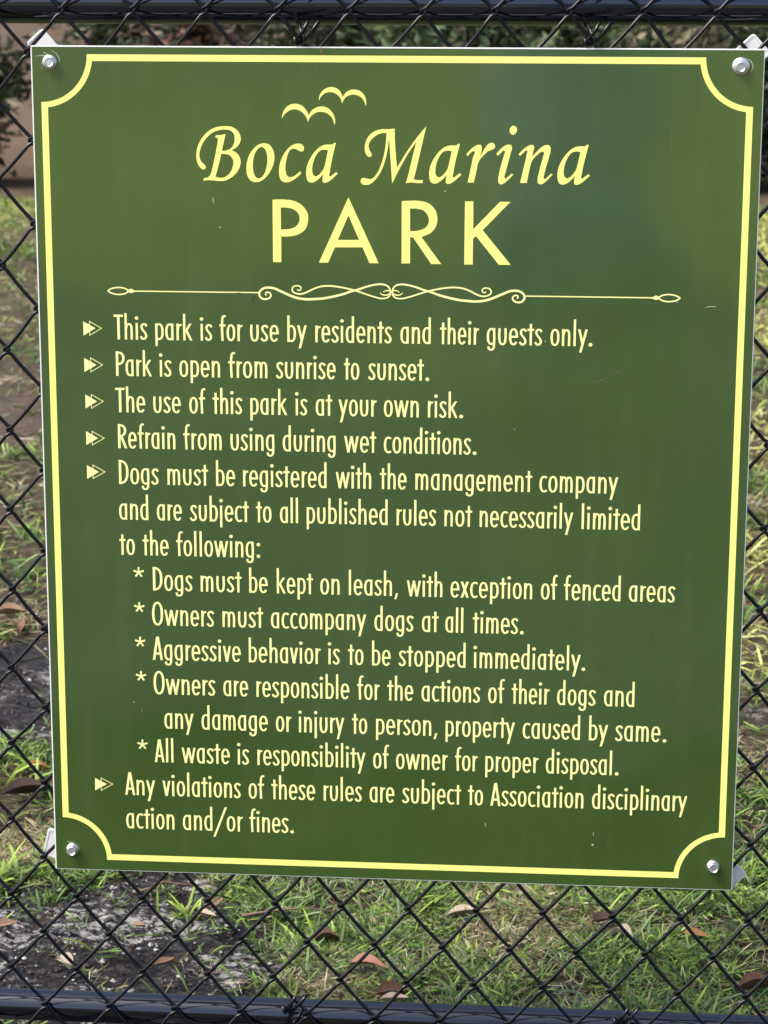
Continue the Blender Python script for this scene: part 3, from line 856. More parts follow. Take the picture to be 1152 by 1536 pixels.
# ------------------------------------------------------------------ chain-link fence
fence = empty('chain_link_fence', (0, 0.012, 0))
tag(fence, 'black vinyl coated chain link fence that carries the green sign', 'fence')
FY = 0.012
zL = [1.3, 0.953, 0.688, 0.509, 0.330, 0.150, 0.057, -0.037, -0.130, -0.3]
xL = [-0.044, -0.044, -0.041, -0.0383, -0.0426, -0.0482, -0.0529, -0.0558, -0.059, -0.061]
zR = [1.3, 0.952, 0.500, 0.414, 0.140, -0.042, -0.136, -0.3]
xR = [0.788, 0.788, 0.7815, 0.781, 0.7795, 0.782, 0.782, 0.782]
def node(c, r):
    """lattice node: column c (37.8 mm apart), half row r (45 mm apart)"""
    u = c / 2.0
    z = 0.9532 - 0.0450 * r - 0.00018 * r * (u + 1) / 11 - 0.0015 * math.sin((u + 1) / 11 * math.pi) * max(0, 1 - r / 6)
    a = float(np.interp(z, zL[::-1], xL[::-1])); b_ = float(np.interp(z, zR[::-1], xR[::-1]))
    x = a + (b_ - a) * (u + 1) / 11
    k = math.sin(c * 12.9898 + r * 78.233) * 43758.5453
    x += ((k - math.floor(k)) - 0.5) * 0.0022
    k = math.sin(c * 39.346 + r * 11.135) * 24634.6345
    z += ((k - math.floor(k)) - 0.5) * 0.0022
    return x, z
WR = 0.0021
AMP = 0.0042
OV = 0.0026
def wire_path(i, r0, r1):
    P = []
    for r in range(r0, r1 + 1):
        left = (i + r) % 2 == 0
        x, z = node(i if left else i + 1, r)
        if r > r0:       # strand from previous node to this one
            px, pz, pleft = prev
            sgn = 1 if left else -1      # strand going down-left ("/") runs in front
            y = -AMP if left else AMP
            a = (px + (1.0 if pleft else -1.0) * 0.0035, pz - 0.0048)
            b_ = (x + (1.0 if left else -1.0) * 0.0035, z + 0.0048)
            for k in range(0, 4):
                t = k / 3
                bow = math.sin(math.pi * t) * 0.0008 * sgn
                P.append((a[0] + (b_[0] - a[0]) * t + bow, y * (1 - 0.08 * math.sin(math.pi * t)), a[1] + (b_[1] - a[1]) * t))
        # the bend itself
        e = x + (-OV if left else OV)
        ys = -AMP if left else AMP       # arrives in front when it comes from upper right
        d = 1 if left else -1
        P.append((e + 0.0011 * d, ys * 0.72, z + 0.0022))
        P.append((e, 0.0, z))
        P.append((e + 0.0011 * d, -ys * 0.72, z - 0.0022))
        prev = (x, z, left)
    return P
R0, R1 = -1, 26
for i in range(-30, 50):
    p = wire_path(i, R0, R1)
    v, f = tube([(a, b_, c + GZ) for a, b_, c in p], WR, 7)
    mesh('wire', v, f, vinyl, fence, True)

def rail(z, y, r, name, label=None):
    v, f = tube([(-1.25 + 3.3 * k / 12, y, z) for k in range(13)], r, 40, caps=True)
    o = mesh(name, v, f, rail_m, fence, True)
    if label: o['label'] = label
    return o
rail(0.9595 + GZ, 0.0425 - FY, 0.0212, 'rail', 'top rail of black painted pipe')
rail(-0.1862 + GZ, 0.039 - FY, 0.0182, 'rail', 'bottom rail of black painted pipe')
for x in (-1.28, 2.08):
    v, f = tube([(x, 0.04 - FY, -0.1 + 1.2 * k / 4 + (0.26 if k == 4 else 0)) for k in range(5)], 0.030, 24)
    post = mesh('post', v, f, rail_m, fence, True)
    cv = []; cf = []
    bmn = bmesh.new(); bmesh.ops.create_uvsphere(bmn, u_segments=20, v_segments=10, radius=0.034)
    me = bpy.data.meshes.new('post_cap'); 
    for vv in bmn.verts:
        vv.co = vv.co + Vector((x, 0.04 - FY, 1.365)); 
    bmn.to_mesh(me); bmn.free()
    link('cap', me, rail_m, post, True)

def tie(x, zc, yc, r, low, name='tie_wire', seed=0):
    """aluminium tie looped round the rail and twisted on a mesh wire"""
    rd = random.Random(seed)
    parts = []
    loop = []
    for k in range(25):
        a = -2.6 + 5.2 * k / 24
        loop.append((x + 0.010 * math.sin(a * 0.5), yc + math.cos(a) * (r + 0.002) * 1.0, zc + math.sin(a) * (r + 0.002)))
    s = loop[0]; e = loop[-1]
    end = (x - 0.004, -0.0085, zc - low)
    path = [end, (x - 0.001, -0.009, zc - low * 0.8)] + loop + [(x + 0.002, -0.009, zc + r * 0.3)]
    parts.append(tube(path, 0.0018, 6))
    # twisted knot round the mesh strand, with two free tails
    kn = []
    for k in range(29):
        a = k * 0.6
        kn.append((end[0] - 0.006 + k * 0.00042, end[1] + math.cos(a) * 0.0042, end[2] + math.sin(a) * 0.0042 + k * 0.0001))
    parts.append(tube(kn, 0.0019, 6))
    parts.append(tube([(end[0] - 0.004, -0.012, end[2]), (end[0] + 0.004, -0.016, end[2] + 0.010), (end[0] + 0.010, -0.018, end[2] + 0.021)], 0.0018, 6))
    parts.append(tube([(end[0] + 0.004, -0.013, end[2] - 0.002), (end[0] + 0.013, -0.017, end[2] + 0.010), (end[0] + 0.021, -0.018, end[2] + 0.021), (end[0] + 0.0225, -0.016, end[2] + 0.022), (end[0] + 0.014, -0.013, end[2] + 0.009)], 0.0018, 6))
    mesh(name, *merge(parts), vinyl, fence, True)
for k, x in enumerate((-0.62, -0.10 - 0.08, 0.287, 0.587, 1.08, 1.5)):
    if k == 1: continue
    tie(x, 0.9595 + GZ, 0.0425 - FY, 0.0212, 0.038, seed=k)
for k, x in enumerate((-0.5, 0.268, 0.645, 1.2)):
    tie(x, -0.1862 + GZ, 0.039 - FY, 0.0182, -0.022, seed=k + 20)
TITLE = (
  (((182.59,793.9),(183.79,791.73),(182.78,790.03),(180.8,789.39),(178.36,790.72),(175.7,794.08),(174.06,798.89),(173.81,805.16),(174.74,811.43),(176.78,816.74),(180.06,822.3),(184.54,827.38),(189.99,831.26),(196.38,833.7),(204.23,834.58),(211.07,834.05),(216.41,831.22),(219.78,826.69),(220.96,821.9),(219.68,817.09),(216.2,812.74),(211.27,809.57,1),(215.65,807.44),(219.04,803.62),(220.55,797.85),(219.4,792.05),(215.9,786.22),(209.94,780.85),(203.52,777.89),(197.61,777.54),(189.75,778.24),(184.82,778.2),(180.63,777.58,1),(181.65,780.35,1),(185.36,781.11),(188.35,784.04),(190.4,790.34),(192.48,798.57),(194.58,808.23),(196.42,817.86),(196.71,821.23),(195.75,822.57),(194.04,822.89,1),(194.8,825.06,1),(199.7,825.34),(204.86,826.57,1),(202.01,814.06),(200.72,809,1),(204.89,809.28),(209.82,811.24),(213.3,815.6),(214.59,821.85),(213.43,827.12),(210.04,830.21),(205.16,831.13),(198.3,830.46),(191.41,827.91),(185.46,823.06),(180.46,816.29),(177.91,810.02),(176.86,805.19),(177.52,800.37),(179.68,796.77)),((199.94,805.86,1),(198.9,801.04),(196.83,792.82),(194.76,785.55),(193.49,782.05,1),(196.67,781.11),(200.6,780.86),(205.54,782.74),(209.52,786.65),(212.04,791.98),(212.99,797.3),(211.66,801.63),(208.76,804.73),(204.84,805.66))),
  (((245.6,817.27),(251.09,815.69),(254.9,810.59),(256.33,803.57),(255.33,795.98),(251.97,788.36),(246.95,781.79),(241.95,777.94),(236.42,776.64),(231.46,778.12),(227.92,782.71),(226.61,789.22),(227.24,796.82),(229.52,804.43),(233.99,810.96),(239.54,815.6)),((242.82,813.47),(246.38,811.33),(248.26,806.75),(248.93,800.26),(248.15,793.21),(245.89,786.13),(242.54,781.75),(239.22,780.53),(236.2,782.24),(234.31,786.57),(233.44,793.62),(234.17,801.22),(236.44,807.73),(239.5,811.82))),
  (((281.3,817.13),(285.13,816.35),(287.64,812.64),(286.75,809.67),(284.82,808.84),(281.81,810),(279.07,811.44),(276.33,811.96),(273.03,810.47),(270.81,806.94),(269.12,800.98),(267.87,793.92),(268.21,787.42),(270.11,783.09),(272.86,782.03),(276.16,782.88),(279.48,785.08),(283.35,788.37,1),(284.55,786.21,1),(281.12,782.92),(276.14,779.35),(271.17,777.13),(267.31,776.82),(263.47,778.69),(261.57,783.02),(261.17,788.98),(262.22,796.58),(264.74,803.1),(269.18,810.17),(274.15,814.8)),),
  (((321.18,818.19,1),(319.59,811.75),(317.79,804.33),(315.79,794.94),(314.59,787.5),(314.11,784.36),(314.98,783.2),(317.36,784.79),(321.53,787.95,1),(322.91,786.21,1),(318.94,782.45),(314.97,779.08),(311.79,777.09),(309.21,776.68),(307.22,777.64),(307.03,780.38),(308.04,786.07,1),(304.66,782.32),(300.28,778.55),(295.9,776.75),(292.33,777.69),(290.36,781.4),(289.79,787.28),(290.81,794.33),(293.22,800.22),(296.81,806.11),(300.79,810.82),(305.55,814.56),(310.3,816.16),(315.05,816.39),(317.62,816.41,1),(319,817.9)),((312.86,810.53,1),(311.86,805.84),(310.25,798.02),(308.65,792.14),(305.86,787.81),(302.28,784.26),(299.5,783.25),(297.12,784.99),(296.15,789.29),(296.57,794.77),(298.37,801.04),(301.17,806.53),(304.35,809.87),(308.7,811.08))),
  (((450.94,818.3,1),(449.33,811.86),(447.5,804.44),(445.47,795.05),(444.25,787.61),(443.77,784.47),(444.65,783.31),(447.07,784.9),(451.3,788.06,1),(452.7,786.32,1),(448.67,782.56),(444.64,779.19),(441.41,777.2),(438.79,776.79),(436.77,777.75),(436.58,780.49),(437.61,786.18,1),(434.18,782.43),(429.73,778.66),(425.28,776.86),(421.66,777.8),(419.66,781.51),(419.08,787.39),(420.12,794.44),(422.56,800.33),(426.21,806.22),(430.25,810.93),(435.08,814.67),(439.9,816.27),(444.72,816.5),(447.33,816.52,1),(448.73,818.01)),((442.5,810.64,1),(441.48,805.95),(439.85,798.13),(438.23,792.25),(435.39,787.92),(431.76,784.37),(428.94,783.36),(426.52,785.1),(425.54,789.4),(425.96,794.88),(427.79,801.15),(430.63,806.64),(433.86,809.98),(438.28,811.19))),
  (((584.66,818.52,1),(583.04,812.08),(581.21,804.66),(579.18,795.27),(577.96,787.83),(577.47,784.69),(578.36,783.53),(580.78,785.12),(585.02,788.28,1),(586.42,786.54,1),(582.38,782.78),(578.35,779.41),(575.11,777.42),(572.49,777.01),(570.47,777.97),(570.27,780.71),(571.3,786.4,1),(567.86,782.65),(563.41,778.88),(558.95,777.08),(555.32,778.02),(553.32,781.73),(552.74,787.61),(553.78,794.66),(556.23,800.55),(559.88,806.44),(563.93,811.15),(568.77,814.89),(573.6,816.49),(578.43,816.72),(581.04,816.74,1),(582.44,818.23)),((576.2,810.86,1),(575.18,806.17),(573.55,798.35),(571.92,792.47),(569.08,788.14),(565.44,784.59),(562.61,783.58),(560.19,785.32),(559.21,789.62),(559.64,795.1),(561.47,801.37),(564.31,806.86),(567.55,810.2),(571.97,811.41))),
  (((382.7,833.41,1),(382.95,822.59),(383.8,809.45),(385.27,792.98,1),(389.71,800.27),(395,808.88),(400.94,817.48),(406.88,825.4),(412.15,831.99),(415.77,835.95,1),(414.16,829.39),(411.58,818.22),(408.35,803.73),(405.11,789.86),(402.83,780.92,1),(407.17,780.3),(412.51,780.54,1),(412.2,777.37,1),(406.52,777.31),(400.51,777.92),(394.5,777.07,1),(396.47,783.17),(399.08,793.76),(401.68,804.99),(405.58,820.47,1),(401.62,814.85),(396.34,806.92),(391.06,797.65),(385.76,787.7),(380.33,776.4,1),(379.62,786.32),(378.71,799.52),(377.65,814),(376.94,824.51,1),(375.98,815.96),(374.34,806.07),(371.7,796.82),(367.72,787.54),(363.06,780.88),(357.71,776.19),(353.02,774.82),(348.67,775.78),(347.12,778.41),(348.19,781.4),(350.67,782.09),(353.68,781.45),(357.37,780.83),(361.04,782.85),(365.05,788.17),(368.37,795.47),(371.01,804.07),(372.99,813.3),(373.95,822.51),(374.27,829.08,1),(368.27,828.38),(362.29,825.38),(357.29,820.41),(355.5,815.14),(356.31,811.19),(358.45,807.59),(358.66,805.28),(356.66,803.95),(353.98,805.24),(351.97,809.18),(351.5,814.44),(352.96,821.03),(356.95,826.98),(362.94,830.96),(369.59,832.65),(376.25,832.7)),),
  (((465.79,778.36,1),(459.44,778.3,1),(460.94,785.56),(462.75,794.38),(464.54,803.82),(466.04,810.73),(464.77,810.84),(461.94,808.81),(459.13,805.65,1),(457.53,807.39,1),(461.9,812.26),(466.29,815.74),(470.7,817.53),(472.92,817.04),(473.57,815.48),(471.8,805.13,1),(475.21,810.8),(478.31,815.84),(481.43,818.86),(484.58,819.64),(487,818.1),(487.48,815.6),(485.62,813.08),(480.9,811.16),(475.9,806.73),(472.15,802.63),(469.99,798.21),(468.5,790.66),(467,783.72)),),
  (((506.71,837.34),(509.44,835.46),(509.97,832.8),(508.93,829.82),(505.96,828.02),(503.42,829.48),(502.41,832.44),(503.44,835.71)),),
  (((506.91,786.88,1),(501.27,781.14),(497.1,777.8),(494.4,776.76),(491.66,778.35),(491.3,782.24),(492.12,788.24),(494.39,797.83),(496.68,806.21),(497.68,811.29),(496.89,811.88),(494.22,809.77),(490.65,806.34,1),(488.94,808.23,1),(493.56,813.34),(497.72,816.65),(501.31,817.87),(504.03,817.3),(505.08,815.22),(503.85,809.25),(501.58,800.29),(499.02,790.1),(497.91,783.8),(498.84,782.61),(501.22,784.43),(505.38,788.06,1)),),
  (((548,787.55,1),(542.22,781.52),(538.08,778.01),(535.39,777.14),(532.77,778.44),(532.29,782.03),(533.65,789.81),(535.88,799.39),(537.85,806.56),(538.38,809.84),(536.86,811.02),(533.89,809.51),(529.75,805.9),(525.93,801.09),(524.51,796.31),(522.84,788.52),(521.09,778.51,1),(514.1,778.44,1),(516.23,787.86),(519.03,800.44),(520.41,807.61),(520.94,811.78),(519.73,811.95),(517.07,809.66),(513.82,806.36,1),(512.11,808.13,1),(516.42,812.64),(521.16,816.25),(524.74,817.76),(527.45,817.19),(528.08,815.71),(527.25,811.24),(526.03,805.57,1),(530.28,810.07),(534.99,814.87),(539.74,817.59),(543.04,817.61),(544.87,815.85),(545.23,812.58),(543.58,804.82),(541.05,795.85),(539.1,787.47),(538.7,783.28),(539.5,782.57),(542.17,784.51),(546.3,788.43,1)),),
)
BIRDS = (
  (((264.27,842.68,1),(265.41,848.29),(268.43,853.73),(273.55,857.35),(279.09,858.22),(285.45,856.35),(290.11,851.8),(292.8,846.4,1),(295.63,851),(300.74,854.54),(306.68,855.66),(312.62,854.03),(317.7,849.07),(320.24,842.84),(320.4,838.67),(319.55,836.58,1),(318.96,839.49),(316.85,844.48),(312.61,848.2),(306.67,850.08),(300.72,849.37),(295.61,846),(293.04,842.64),(292.01,839.13,1),(290.5,843.88),(287.11,848.44),(282.88,851.33),(277.35,852.54),(271.81,850.84),(267.53,847.47)),),
  (((303.31,861.63,1),(304.17,866.87),(307.15,871.45),(311.82,874.55),(316.91,875.58),(322.83,873.79),(326.21,870.33),(328.32,865.36,1),(331.29,869.53),(335.52,872.46),(340.6,873.16),(346.52,871.7),(350.75,867.58),(352.7,862.2),(352.87,858.88),(352.29,856.39,1),(351.18,860.53),(348.21,864.66),(343.98,867.29),(339.33,868.09),(334.68,867.06),(330.86,864.55),(328.74,861.21),(327.72,858.71,1),(326.63,862.86),(324.09,866.58),(320.28,869.3),(315.63,870.43),(310.96,869.82),(306.72,866.88)),),
)
PARK = (
  (((254.05,758.55,1),(267.64,758.69),(277.56,757.15),(286.36,751.78),(291.29,743.64),(291.48,735.98),(288.46,727.73),(280.69,722.16),(270.71,720.07),(262.95,719.98,1),(262.87,692.76,1),(254.09,692.66,1)),((262.61,750.45,1),(269.79,750.3),(277.51,747.87),(281.9,742.99),(282.53,736.98),(279.63,731.47),(272.97,728.11),(262.78,727.23,1))),
  (((334.29,761.74,1),(366.32,692.91,1),(356.71,692.8,1),(349.18,709.43,1),(319.91,709.09,1),(312.69,692.81,1),(302.94,692.7,1)),((334.29,742.78,1),(345.64,717.18,1),(322.91,716.92,1))),
  (((390.52,758.4,1),(409.36,758.59),(418.61,756.39),(425.59,749.57),(427.97,741.55),(426.66,732.33),(421.73,725.94),(411.34,720.98,1),(432.44,692.75,1),(421.99,692.62,1),(402.65,720.53,1),(399.41,720.5,1),(399.56,693.05,1),(390.61,692.94,1)),((399.23,750.79,1),(407.1,750.53),(414.05,748.3),(418.48,742.6),(418.99,736.28),(415.91,731.07),(408.4,727.75),(399.37,726.85,1))),
  (((456.87,758.72,1),(465.62,758.81,1),(465.85,729.65,1),(493.45,758.63,1),(504.36,758.74,1),(475.67,728.84,1),(505.62,692.83,1),(493.25,692.68,1),(468.82,722.66,1),(465.62,719.86,1),(465.71,692.69,1),(456.79,692.58,1)),),
)
SCROLL = (
  (((246.75,657.03),(245.77,658.56),(246.41,660.11),(248.45,660.57),(250.62,659.55),(251.53,657.09),(249.96,654.6),(246.22,653.18),(241.89,653.87),(239.43,656.62),(239.02,659.4),(240.72,662.51),(244.46,664.9),(250.04,665.53),(255.61,664.55),(260.55,662.46),(267.34,659.46),(272.89,657.06),(278.45,655.16),(285.87,653.84),(294.53,653.64),(296.8,653.84),(306.45,654.61),(317.69,656.76),(328.92,659.71),(338.54,663.04),(344.94,664.73),(352.94,667.63),(360.93,669.73),(368.92,670.63),(374.51,669.51),(377.72,666.75),(378.93,663.17)),1.3,2.5,1.5),
  (((279.74,664.25),(280.47,663.02),(282.2,663.05),(283.57,664.3),(283.76,665.84),(281.61,667.66),(278.52,667.93),(275.42,666.66),(274.17,663.87),(275.39,661.29),(279.09,659.49),(284.04,659.25),(289.61,660.99),(294.57,663.52),(299.52,665.74),(303.27,666.99),(312.9,668.15),(322.52,667.4),(332.13,665.76),(341.74,663.49),(351.35,660.41),(360.96,657.33),(370.56,655.46),(376.15,656.74),(378.54,659.57),(379.33,663.58)),1.1,1.7,1.4),
  (((371.34,662.27),(373.73,663.66),(376.93,663.94),(379.33,663.1)),0.6,1.2,1),
  (((367.74,661.67),(369.75,659.85),(373.75,659.1),(377.74,660.52),(379.33,663.1)),0.6,1.3,1),
  (((75.93,659.82),(77.84,661.15),(80.88,662.49),(84.28,663.28),(87.29,663.58),(90.66,663.44),(93.65,662.85),(95.89,662.02),(98.1,660.49)),1.5,1.5,1.5),
  (((75.93,659.82),(77.78,658.54),(80.75,657.09),(84.12,656.39),(87.12,656.13),(90.5,656.21),(93.52,656.89),(95.79,657.66),(98.08,659.55)),1.5,1.5,1.5),
  (((96.97,659.91),(98.84,659.97),(101.1,660),(102.97,659.88),(104.84,659.83),(107.09,659.78)),2,5,1.2),
  (((106.38,659.9),(239.07,659.99)),1.25,1.25,1.25),
)
SCROLL_CX = 379.88
LINES = (
  (607.69,(('This',81.56,117.8),('park',126.4,166.72),('is',175.43,187.96),('for',195.58,220.8),('use',228.99,259.74),('by',268.77,289.87),('residents',298.8,380.62),('and',389.58,422.23),('their',431.94,473.27),('guests',481.33,540.14),('only.',548.65,593.26))),
  (568,(('Park',82.73,122.15),('is',130.55,143.23),('open',151.63,196),('from',204.66,247.24),('sunrise',256.44,320.66),('to',329.47,346.07),('sunset.',355.57,420.82))),
  (528.24,(('The',81.44,113.94),('use',122.82,152.77),('of',161.77,179.62),('this',187.45,219.37),('park',228.2,268.48),('is',277.35,289.88),('at',298.74,316.79),('your',323.33,364.6),('own',372.2,409.98),('risk.',419.63,457.44))),
  (488.76,(('Refrain',83.16,146.13),('from',154.58,196.72),('using',206.39,253.97),('during',262.88,320.4),('wet',329.41,364.19),('conditions.',372.32,472.17))),
  (449.27,(('Dogs',83.13,127.07),('must',136.66,181.33),('be',189.94,210.94),('registered',219.54,310.63),('with',320.26,359.02),('the',368.4,397.25),('management',406.61,532.29),('company',539.93,624.42))),
  (409.55,(('and',82.51,114.99),('are',124.25,151.95),('subject',160.83,225.48),('to',233.22,250.38),('all',259.42,279.53),('published',288.64,376.99),('rules',386.54,429.32),('not',438.34,468.32),('necessarily',476.45,577.31),('limited',586.11,648.82))),
  (369.82,(('to',82.19,99.27),('the',107.84,136.62),('following:',144.95,237.54))),
  (330.28,(('Dogs',118.2,162.29),('must',171.23,216.65),('be',224.97,245.56),('kept',255.41,295.17),('on',303.09,324.68),('leash,',334.55,388.42),('with',397.89,437.02),('exception',445.59,534.66),('of',543.76,561.87),('fenced',568.64,630.07),('areas',638.69,688.56))),
  (290.26,(('Owners',116.53,185.67),('must',194.92,240.07),('accompany',248.48,353.9),('dogs',362.54,405.63),('at',414.61,433),('all',440.36,460.33),('times.',470.37,526.09))),
  (251.12,(('Aggressive',116.36,214.98),('behavior',223.73,303.58),('is',312.06,324.59),('to',333.79,350.87),('be',360.13,380.92),('stopped',389.51,463.24),('immediately.',472.22,593.92))),
  (211.7,(('Owners',116.7,185.95),('are',194.82,222.73),('responsible',231.88,335.26),('for',343.68,368.84),('the',377.17,405.88),('actions',414.78,479.51),('of',488.15,506.22),('their',514.11,555.35),('dogs',563.59,605.95),('and',614.88,648.26))),
  (172.06,(('any',128.02,161.24),('damage',169.78,244.41),('or',253.2,270.63),('injury',279.03,329.69),('to',338.21,355.11),('person,',364.73,432.68),('property',441.81,518.4),('caused',526.68,589.89),('by',599.52,620.52),('same.',628.25,684.32))),
  (131.99,(('All',116.28,137.97),('waste',146.85,201.31),('is',210.16,222.82),('responsibility',232.25,353.31),('of',361.56,379.3),('owner',387.02,444.62),('for',452.45,477.77),('proper',486.18,544.91),('disposal.',552.85,633.06))),
  (91.77,(('Any',81.81,116.48),('violations',124.5,213.09),('of',221.81,239.77),('these',247.65,296.89),('rules',306.31,349.19),('are',357.69,385.48),('subject',394.26,459.75),('to',467.46,484.26),('Association',492.11,595.34),('disciplinary',604.6,709.34))),
  (51.56,(('action',82.35,137.48),('and/or',146.8,215.07),('fines.',222.32,272.63))),
)
BULLETS = (
  (((48.37,626.63),(48.31,611.2),(61.57,619.29)),((54.91,627.25),(54.83,610.95),(68.8,619.39))),
  (((48.38,586.92),(48.32,571.56),(61.63,579.54)),((55.12,587.73),(55.05,571.32),(69.05,579.66))),
  (((48.56,547.11),(48.51,531.64),(61.33,539.69)),((54.79,547.75),(54.72,531.39),(68.78,539.81))),
  (((48.39,506.65),(48.34,491.42),(61.38,499.19)),((54.64,507.3),(54.57,490.82),(68.86,499.32))),
  (((48.29,468.95),(48.25,453.8),(61.33,461.81)),((54.57,469.97),(54.51,453.74),(68.84,461.96))),
  (((48.17,110.28),(47.97,95.48),(61.46,103.39)),((54.82,111.06),(54.61,95.11),(68.84,103.62))),
)
STARS = ((102.74,350.47),(102.65,310.73),(102.79,271.17),(102.93,231.57),(102.93,151.91))

# ------------------------------------------------------------------ the sign
SW, SH = 0.762, 0.9166
sign = empty('park_rules_sign', (0, 0, GZ))
tag(sign, 'large green park rules sign with yellow border and lettering bolted to the fence', 'sign')
bmn = bmesh.new()
V_, F_ = box(0, SW, -0.0001, 0.003, 0, SH)
me = bpy.data.meshes.new('panel'); me.from_pydata(V_, [], F_); me.update()
bmn.from_mesh(me)
bmesh.ops.recalc_face_normals(bmn, faces=bmn.faces)
bmesh.ops.bevel(bmn, geom=bmn.edges[:], offset=0.0005, segments=2, affect='EDGES')
bmn.to_mesh(me); bmn.free()
link('panel', me, white_core, sign)
mesh('face_film', [(0.0013, -0.0002, 0.0009), (SW - 0.0009, -0.0002, 0.0009), (SW - 0.0009, -0.0002, SH - 0.0013), (0.0013, -0.0002, SH - 0.0013)], [(0, 1, 2, 3)], green, sign)

# border with scooped corners
BX0, BX1, BZ0, BZ1 = 10.0, 751.9, 12.9, 907.8
BT, RO, RI = 6.9, 49.6, 55.4
def scoop(cx, cz, a0, a1, r, n=22):
    return [(cx + math.cos(math.radians(a0 + (a1 - a0) * k / n)) * r, cz + math.sin(math.radians(a0 + (a1 - a0) * k / n)) * r) for k in range(n + 1)]
def ring(d, r):
    x0, x1, z0, z1 = BX0 + d, BX1 - d, BZ0 + d, BZ1 - d
    e = math.degrees(math.asin(d / r))
    return (scoop(BX0, BZ1, -90 + e, 0 - e, r)[::1] + scoop(BX1, BZ1, 180 + e, 270 - e, r) + scoop(BX1, BZ0, 90 + e, 180 - e, r) + scoop(BX0, BZ0, 0 + e, 90 - e, r))
outer, inner = ring(0, RO), ring(BT, RI)
bv = [(x / 1000, -0.00035, z / 1000) for x, z in outer] + [(x / 1000, -0.00035, z / 1000) for x, z in inner]
n = len(outer)
mesh('border_line', bv, [(i, i + n, (i + 1) % n + n, (i + 1) % n) for i in range(n)], yellow, sign)

for g in BIRDS:
    p = Print(); p.fill(g); p.build('bird_mark', yellow, sign)
for g, ch in zip(TITLE[:4], 'Boca'):
    p = Print(); p.fill(g); p.build('title_letter', yellow, sign, 'script letter %s in the upper title line' % ch)
p = Print()
marina = TITLE[4:]
for g, ch in zip([marina[2], marina[0], marina[3], [marina[4][0], marina[5][0]], marina[6], marina[1]], ['M', 'a', 'r', 'i', 'n', 'a']):
    p = Print()
    if ch == 'i':
        for c in g: p.fill([c])
    else: p.fill(g)
    p.build('title_letter', yellow, sign, 'script letter %s in the upper title line' % ch)
for g, ch in zip(PARK, 'PARK'):
    p = Print(); p.fill(g); p.build('title_letter', yellow, sign, 'tall capital letter %s in the second title line' % ch)

# scroll ornament, mirrored about its centre
p = Print()
for pts, w0, w1, w2 in SCROLL:
    for mirror in (0, 1):
        q = catmull([(2 * SCROLL_CX - x, z + 0.1) if mirror else (x, z) for x, z in pts], closed=False, step=6)
        m_ = len(q)
        ws = []
        for k in range(m_):
            t = k / (m_ - 1)
            if w0 == 2.0: ws.append(w0 + (5.0 - w0) * math.exp(-((t - 0.42) / 0.24) ** 2) - t * 0.8)
            else: ws.append(w0 + (w1 - w0) * min(1, t * 2.2) if t < 0.7 else w1 + (w2 - w1) * (t - 0.7) / 0.3)
        p.stroke(q, ws)
p.build('scroll_ornament', yellow_text, sign)

for tri, out in BULLETS:
    p = Print()
    p.poly([tri[0], tri[1], tri[2]])
    a, b_, c = (Vector(v) for v in out)
    g = (a + b_ + c) / 3
    i_ = [g + (v - g) * k for v, k in ((a, 0.85), (b_, 0.85), (c, 0.85))]
    o_ = [a, b_, c]
    p.y()
    base = len(p.v); y = p.y()
    p.v += [(v.x / 1000, y - 0.00003, v.y / 1000) for v in o_ + i_]
    p.f += [(k, (k + 1) % 3, (k + 1) % 3 + 3, k + 3) for k in range(3)]
    p.f[-3:] = [tuple(base + j for j in q) for q in p.f[-3:]]
    p.build('bullet_arrow', yellow_text, sign)
for x, z in STARS:
    p = Print()
    for k in range(5):
        a = math.radians(90 + 72 * k)
        p.stroke([(x - math.cos(a) * 0.2, z - 0.6 - math.sin(a) * 0.2), (x + math.cos(a) * 5.9, z - 0.6 + math.sin(a) * 5.9)], [1.7, 2.1])
    p.build('asterisk', yellow_text, sign)

# --- condensed geometric alphabet drawn with pen strokes (units: 37.2 = capital height)
W_ = 3.38; H_ = W_ / 2; TH = 0.17
def arc(cx, cy, rx, ry, a0, a1, n=30, e=2.35):
    out = []
    for k in range(n + 1):
        a = math.radians(a0 + (a1 - a0) * k / n)
        c, s = math.cos(a), math.sin(a)
        out.append((cx + rx * math.copysign(abs(c) ** (2 / e), c), cy + ry * math.copysign(abs(s) ** (2 / e), s)))
    return out
def sm(*p): return ('s', [tuple(v) for v in catmull(list(p), closed=False, step=6)], W_)
def st(x, y0, y1, w=W_): return ('s', [(x, y0), (x, y1)], w)
def bar(x0, x1, y, w=3.15): return ('b', [(x0, y), (x1, y)], w)
def dg(x0, y0, x1, y1, wx=4.0):
    wx *= 0.84
    return ('p', [(x0 - wx / 2, y0), (x0 + wx / 2, y0), (x1 + wx / 2, y1), (x1 - wx / 2, y1)], 0)
def dot(x, y, r=2.6): return ('p', [(x + r * math.cos(t * math.pi / 10), y + r * math.sin(t * math.pi / 10)) for t in range(20)], 0)
def A_(pts, closed=False): return ('c' if closed else 's', pts, W_)
